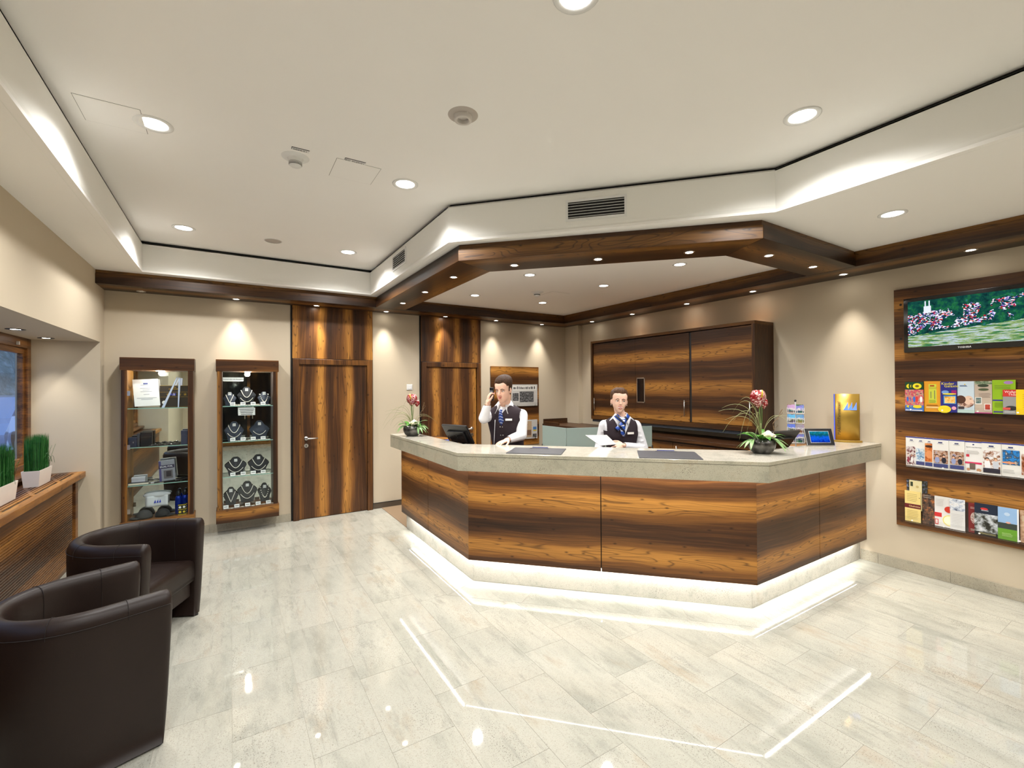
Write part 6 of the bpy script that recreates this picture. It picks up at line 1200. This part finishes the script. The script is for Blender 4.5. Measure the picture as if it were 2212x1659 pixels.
def person(nm, lab, T, H, female, J, headf, hs, mats, hairkeep, hairlist, mouth, look, lidw):
    par = thing('person', lab, 'person', (T.o.x,T.o.y,0), 0, None); sk, hr = mats
    s = H/1.75
    body = MB(); torso_parts(body, T, H, -0.006, female); head_parts(body, headf, hs, female)
    nb = T.p(0,0.02+T.lean*0.33,0.835*H); capsule(body, headf.p(0,-0.022*hs,-0.07*hs), 0.047 if female else 0.056, nb, 0.052 if female else 0.062); capsule(body, nb, 0.055, T.p(0,T.lean*0.28,0.79*H), 0.08)
    for sd in ('R','L'):
        sh, el, wr = J['sh'+sd], J['el'+sd], J['wr'+sd]; a = 0.9 if female else 1.0
        capsule(body, T.p(0.06*(1 if sd == 'R' else -1),T.lean*0.3,0.815*H), 0.045*a, sh, 0.050*a); capsule(body, sh, 0.046*a, el, 0.036*a); capsule(body, el, 0.037*a, wr, 0.025*a); hand(body, *J['hand'+sd])
    legs = []
    for k in (-1,1):
        hp, kn, an = T.p(0.085*k,0,0.51*H), T.p(0.092*k,0.015,0.27*H), T.p(0.095*k,-0.02,0.045*H); legs.append((hp,kn,an)); capsule(body, hp, 0.075, kn, 0.052); capsule(body, kn, 0.052, an, 0.036); capsule(body, an+Vector((0,0,-0.02)), 0.032, an+T.y*0.13+Vector((0,0,-0.045)), 0.026)
    skin = blob('body', body, sk, par, 0.0034, 3)
    # shirt: torso + sleeves to the wrist
    shirt = MB(); torso_parts(shirt, T, H, 0.004, female); capsule(shirt, nb-Vector((0,0,0.01)), 0.060 if female else 0.068, T.p(0,T.lean*0.28,0.79*H), 0.09)
    for sd in ('R','L'):
        sh, el, wr = J['sh'+sd], J['el'+sd], J['wr'+sd]; a = 0.92 if female else 1.0; k = 1 if sd == 'R' else -1
        capsule(shirt, T.p(0.06*k,T.lean*0.3,0.800*H), 0.060*a, sh, 0.058*a); capsule(shirt, sh, 0.060*a, el, 0.055*a)
        capsule(shirt, el, 0.055*a, wr+(el-wr)*0.16, 0.041*a); capsule(shirt, wr+(el-wr)*0.2, 0.040*a, wr+(el-wr)*0.06, 0.038*a)
        for q in range(4): c = sh+(el-sh)*(0.25+0.2*q); shirt.ell(c+T.y*0.03, (0.035,0.03,0.016), 8, 6)
    cut = [(J['wr'+sd]+(J['el'+sd]-J['wr'+sd])*0.05, (J['wr'+sd]-J['el'+sd]).normalized()) for sd in ('R','L')]
    neckz = 0.845*H
    blob('shirt', shirt, M_SHIRT, par, 0.006, 4, lambda c: c.z < neckz and all((c-p).dot(d) < 0.012 or (c-p).length > 0.12 for p, d in cut))
    vest = MB(); torso_parts(vest, T, H, 0.014, female)
    for k in (-1,1): capsule(vest, T.p(0.05*k,T.lean*0.3,0.812*H), 0.060, T.p(0.135*k*(0.9 if female else 1),T.lean*0.3,0.788*H), 0.056)
    zv = 0.792*H if not female else 0.728*H; sl = 0.50 if female else 0.80
    def vk(c):
        x, y, z = T.inv(c)
        if z > 0.855*H or z < 0.545*H: return False
        if y > T.lean*0.25 and abs(x) < (z-zv)*sl: return False
        if abs(x) > (0.148 if female else 0.175) and z > 0.76*H: return False
        if z > 0.80*H and math.hypot(x, y-T.lean*0.3) < 0.075: return False
        return True
    ax = 0.148 if female else 0.175
    blob('waistcoat', vest, M_VEST, par, 0.0055, 4, vk, 0.004, [(T.p(ax,0,0),T.x),(T.p(-ax,0,0),T.x),(T.p(0,0,zv),T.x-T.z*sl),(T.p(0,0,zv),T.x+T.z*sl),(T.p(0,0,0.76*H),T.z)])
    tr = MB(); tr.ell(T.p(0,0,0.52*H), (0.165,0.118,0.10), 18, 10, T.M); tr.ell(T.p(0,0.0,0.57*H), (0.152,0.108,0.06), 18, 10, T.M)
    for hp, kn, an in legs: capsule(tr, hp, 0.092, kn, 0.068); capsule(tr, kn, 0.068, an, 0.058)
    blob('trousers', tr, M_TROU, par, 0.01, 4, lambda c: c.z > 0.05)
    for hp, kn, an in legs:
        sm = MB(); capsule(sm, (an.x-T.y.x*0.03,an.y-T.y.y*0.03,0.042), 0.036, (an.x+T.y.x*0.16,an.y+T.y.y*0.16,0.036), 0.032); capsule(sm, (an.x,an.y,0.05), 0.04, (an.x,an.y,0.09), 0.042); blob('shoe', sm, M_SHOE, par, 0.008, 2, lambda c: True)
    hm_ = MB()
    for kind, *a in hairlist:
        if kind == 'h': head_loft(hm_, headf, hs, female, a[0], False, a[1])
        elif kind == 'e': hm_.ell(headf.p(*[v*hs for v in a[0]]), [v*hs for v in a[1]], 18, 12, headf.M)
        else: capsule(hm_, headf.p(*[v*hs for v in a[0]]), a[1]*hs, headf.p(*[v*hs for v in a[2]]), a[3]*hs)
    blob('hair', hm_, hr, par, 0.0045, 2, lambda c: hairkeep(*[v/hs for v in headf.inv(c)]))
    face(headf, par, hs, look, hr, mouth, lidw)
    return par
def dirv(f, deg): a = math.radians(deg); return Vector((f[0]*math.cos(a)-f[1]*math.sin(a), f[0]*math.sin(a)+f[1]*math.cos(a), 0))
SK1 = skinm('fair skin', (226,176,152), (238,196,174)); SK2 = skinm('fair warm skin', (230,184,160), (242,206,186))
def frontmesh(T, H, female, x, z, out=0.0):                       # approximate front surface of the waistcoat
    yo = T.lean*(z/H-0.5)+0.022; return T.p(x, yo+(0.135 if not female else 0.128+0.024*math.exp(-((abs(x)-0.06)**2)/0.0016-((z/H-0.735)**2)/0.0009))*math.sqrt(max(0.05,1-(x/0.19)**2))+out, z)
# ---------------- the man on the telephone
Tm = frame_from((2.50,4.075,0), (-0.80,-0.60,0)); Tm.lean = 0.30; HM = 1.80
J = dict(shR=Vector((2.355,4.150,1.425)), elR=Vector((2.180,4.050,1.385)), wrR=Vector((2.185,3.975,1.530)), shL=Vector((2.535,3.885,1.415)), elL=Vector((2.488,3.825,1.215)), wrL=Vector((2.312,3.790,1.185)))
hfm = frame_from((2.338,3.925,1.678), (-0.80,-0.53,-0.25))
J['handR'] = (tuple(J['wrR']), (0.12,-0.02,1.0), (0.75,-0.25,-0.1), (0.3,-0.9,0.2), [1.25,1.15,1.1,1.0], 0.14, 0.94)
J['handL'] = (tuple(J['wrL']), (-0.98,-0.12,-0.20), (0.0,0.0,-1), (0.1,-1,0), 0.35, 0.3, 0.95)
man = person('person', 'man in dark waistcoat and white shirt telephoning behind the counter', Tm, HM, False, J, hfm, 1.045, (SK1, hairm('short brown hair', (28,17,10), (82,52,28))),
    lambda x, y, z: z > (0.03 if y > 0.05 else 0.042 if y > 0.026 else -0.016 if y > 0.006 else 0.014 if y > -0.030 else -0.075),
    [('h',0.0085,(-0.017,0.006)),('e',(0.004,-0.004,0.084),(0.064,0.080,0.056)),('e',(0.020,0.046,0.090),(0.034,0.028,0.020)),('e',(0,-0.05,0.06),(0.074,0.064,0.058))], (0.021,0.003), (0.005,-0.002), 0.6)
ph = thing('telephone', 'black handset held to the ear by the man', 'telephone', (2.225,3.965,1.62))
pc_ = Vector((2.226,3.962,1.632)); pu_ = Vector((-0.10,-0.16,1)).normalized(); pw_ = Vector((-0.5,0.84,0.1)).normalized(); pw_ = (pw_-pu_*pw_.dot(pu_)).normalized()
slab('handset', pc_, pw_, pu_, 0.023, 0.068, 0.010, M_BLKPL, ph, 0.007); slab('display', pc_+pw_.cross(pu_)*-0.0105+pu_*0.02, pw_, pu_, 0.016, 0.018, 0.0006, ink((120,130,140)), ph)
for i in range(3):
    for j in range(3): slab('key', pc_+pw_.cross(pu_)*-0.0106-pu_*(0.014+0.014*i)+pw_*(0.012*(j-1)), pw_, pu_, 0.0042, 0.0042, 0.0008, M_GREY, ph)
def collar(T, H, female, par, hh):
    for k in (-1,1):
        rows = []
        for t, z0, z1, o in ((0.0,0.84,0.865,0.060),(0.33,0.832,0.868,0.068),(0.66,0.82,0.862,0.074),(1.0,0.795 if not female else 0.775,0.85 if not female else 0.845,0.088 if not female else 0.10)):
            a = (-PI/2)+t*PI*0.86; rx = 0.066 if not female else 0.058
            xi, yi = rx*math.cos(a)*k, 0.06*math.sin(a)+0.03+T.lean*0.33; sc_ = 1.12+0.18*t
            rows.append([T.p(xi,yi,z1*H), T.p(xi*sc_*1.12,0.03+T.lean*0.33+(yi-0.03-T.lean*0.33)*sc_*1.1,(z0+0.6*(z1-z0))*H), T.p(xi*sc_*(1.35+(0.45 if female else 0.2)*t)+0.012*k*t,0.03+T.lean*0.33+(yi-0.03-T.lean*0.33)*(sc_+0.18*t)+0.012,z0*H)])
        MB().grid(rows).build('collar', M_SHIRT, par, smooth=True, solid=0.004)
collar(Tm, HM, False, man, hfm)
M_TIE = (lambda t: (lambda P: (t.base(t.mix(t.math('GREATER_THAN', t.math('FRACT', t.math('MULTIPLY', t.dot(P,(0.5,0.3,0.9)), 42.0)), 0.82), srgb(34,62,134), srgb(190,200,220))), t.set(0.4))[1])(t.co()))(NT('blue striped silk'))
def tube_on(T, pts, r, nm, mat, par, n=6): MB().tube([T.p(*p) for p in pts], r, n).build(nm, mat, par, smooth=True)
fm = lambda x, z, o=0.0: frontmesh(Tm, HM, False, x, z, o)
MB().grid([[fm(-0.016,1.475,-0.030),fm(0,1.475,-0.012),fm(0.016,1.475,-0.030)],[fm(-0.013,1.45,-0.008),fm(0,1.45,0.012),fm(0.013,1.45,-0.008)],[fm(-0.020,1.42,-0.004),fm(0,1.42,0.010),fm(0.020,1.42,-0.004)],[fm(-0.028,1.36,-0.006),fm(0,1.36,0.006),fm(0.028,1.36,-0.006)],[fm(-0.03,1.30,-0.02),fm(0,1.30,-0.01),fm(0.03,1.30,-0.02)]]).build('necktie', M_TIE, man, smooth=True, solid=0.004)
bd = fm(-0.085,1.375,0.012); nrm = (Tm.y*0.9-Tm.x*0.35).normalized(); slab('name_badge', bd, Tm.x*0.9+Tm.y*0.33, (0,0,1), 0.034, 0.010, 0.002, M_BADGE, man); slab('badge_mark', bd+nrm*0.003-Tm.x*-0.022, Tm.x*0.9+Tm.y*0.33, (0,0,1), 0.004, 0.005, 0.001, ink((200,60,40)), man)
for z in (1.30,1.215,1.13):
    for x in (0.008,-0.016): MB().ell(fm(x,z,0.012),(0.006,0.006,0.006),8,6).build('button', M_STEEL, man, smooth=True)
tube_on(Tm, [Tm.inv(fm(-0.03-0.018*i,1.15+0.002*i,0.010)) for i in range(6)], 0.003, 'pocket_piping', M_SHIRT, man); tube_on(Tm, [Tm.inv(fm(0.062+0.008*i,1.37-0.055*i,0.010)) for i in range(6)], 0.003, 'edge_piping', M_SHIRT, man)
wv = J['elR']-J['wrR']; MB().tube([J['wrR']+wv*0.03+(Vector((1,0,0))*math.cos(a)+wv.normalized().cross(Vector((1,0,0))).normalized()*math.sin(a))*0.029 for a in [2*PI*i/12 for i in range(13)]], 0.004, 6).build('watch_strap', plain('brown strap', srgb(110,76,46), 0.5), man)
# ---------------- the woman with the papers
Tw = frame_from((3.365,3.335,0), (-0.56,-0.83,0)); Tw.lean = 0.13; HW = 1.66
J = dict(shR=Vector((3.245,3.435,1.305)), elR=Vector((3.225,3.49,1.06)), wrR=Vector((3.045,3.33,1.055)), shL=Vector((3.452,3.205,1.308)), elL=Vector((3.505,3.155,1.075)), wrL=Vector((3.225,3.150,1.128)))
J['handL'] = (tuple(J['wrL']), (-0.97,0.10,0.14), (0.1,0.75,-0.55), (0.1,0.2,1), [0.5,0.55,0.65,0.7], 0.25, 0.86); J['handR'] = (tuple(J['wrR']), (-0.8,-0.45,0.25), (0.2,0.2,1), (0.4,-0.9,0), 0.5, 0.2, 0.86)
hfw = frame_from((3.290,3.268,1.555), (-0.585,-0.81,-0.02), (0.05,-0.02,1))
woman = person('person', 'smiling woman in dark waistcoat and blue scarf holding papers', Tw, HW, True, J, hfw, 0.985, (SK2, hairm('tied back brown hair', (40,24,14), (104,68,38))),
    lambda x, y, z: z > (0.02 if y > 0.045 else 0.02 if y > 0.012 else 0.004 if y > -0.004 else 0.016 if y > -0.028 else -0.06),
    [('h',0.0075,(-0.017,0.006)),('e',(0,-0.125,0.0),(0.05,0.036,0.05)),('e',(-0.014,-0.006,0.086),(0.056,0.078,0.054)),('e',(0.020,-0.008,0.084),(0.054,0.074,0.054)),('e',(0,-0.05,0.065),(0.076,0.062,0.058))], (0.026,0.011), (-0.004,0.0), 0.9)
collar(Tw, HW, True, woman, hfw)
gm_ = lambda x, z, o=0.0: frontmesh(Tw, HW, True, x, z, o)
def ribbon_on(pts, wd, nm, mat):
    rows = []
    for i, (x, z, o) in enumerate(pts):
        d = Vector((pts[min(i+1,len(pts)-1)][0]-pts[max(i-1,0)][0], 0, pts[min(i+1,len(pts)-1)][1]-pts[max(i-1,0)][1])).normalized(); s_ = Vector((-d.z,0,d.x))*wd
        rows.append([gm_(x-s_.x,z-s_.z,o-0.006), gm_(x,z,o+0.004), gm_(x+s_.x,z+s_.z,o-0.006)])
    return MB().grid(rows).build(nm, mat, woman, smooth=True, solid=0.004)
M_SCARF = (lambda t: (lambda P: (t.base(t.mix(t.math('GREATER_THAN', t.math('FRACT', t.math('MULTIPLY', t.dot(P,(0.6,-0.5,0.7)), 19.0)), 0.62), t.mix(t.math('GREATER_THAN', t.math('FRACT', t.math('MULTIPLY', t.dot(P,(0.4,0.3,-0.8)), 26.0)), 0.85), srgb(34,78,170), srgb(226,226,222)), srgb(16,20,40))), t.set(0.35))[1])(t.co()))(NT('blue patterned silk scarf'))
ribbon_on([(0.062,1.415,-0.075),(0.045,1.395,-0.045),(0.022,1.375,-0.012),(0.0,1.355,0.006)], 0.020, 'scarf_loop', M_SCARF); ribbon_on([(-0.062,1.42,-0.075),(-0.045,1.40,-0.045),(-0.022,1.38,-0.012),(0.0,1.355,0.006)], 0.022, 'scarf_loop', M_SCARF)
MB().ell(gm_(0.002,1.352,0.014),(0.02,0.018,0.022),12,8).build('scarf_knot', M_SCARF, woman, smooth=True)
ribbon_on([(0.004,1.348,0.014),(0.03,1.32,0.020),(0.058,1.292,0.022),(0.078,1.272,0.018)], 0.020, 'scarf_tail', M_SCARF); ribbon_on([(0.0,1.348,0.014),(0.008,1.31,0.022),(0.012,1.265,0.024),(0.014,1.215,0.022)], 0.021, 'scarf_tail', M_SCARF)
bd = gm_(-0.062,1.245,0.016); slab('name_badge', bd, Tw.x*0.92+Tw.y*0.3, (0,0.03,1), 0.034, 0.010, 0.002, M_BADGE, woman)
for z in (1.135,1.03): MB().ell(gm_(-0.012,z,0.012),(0.009,0.009,0.009),10,6).build('button', M_BTN, woman, smooth=True)
for k in (-1,1): MB().ell(hfw.p(0.079*k*0.985,-0.002,-0.042),(0.004,0.004,0.004),8,6).build('ear_stud', M_PEARL, woman)
pp = thing('paper_sheets', 'white paper sheets held over the counter by the woman', 'papers', (2.95,3.19,1.15))
q = [Vector(v) for v in ((2.800,3.214,1.250),(3.040,3.185,1.240),(3.140,3.158,1.146),(2.930,3.160,1.150))]
for k in range(3): o_ = Vector((0.002*k,0.002*k,-0.0016*k)); MB().grid([[q[0]+o_,(q[0]+q[1])/2+o_,q[1]+o_],[(q[0]+q[3])/2+o_,(q[0]+q[1]+q[2]+q[3])/4+o_,(q[1]+q[2])/2+o_],[q[3]+o_,(q[2]+q[3])/2+o_,q[2]+o_]]).build('sheet', M_PAPER, pp, solid=0.0005)
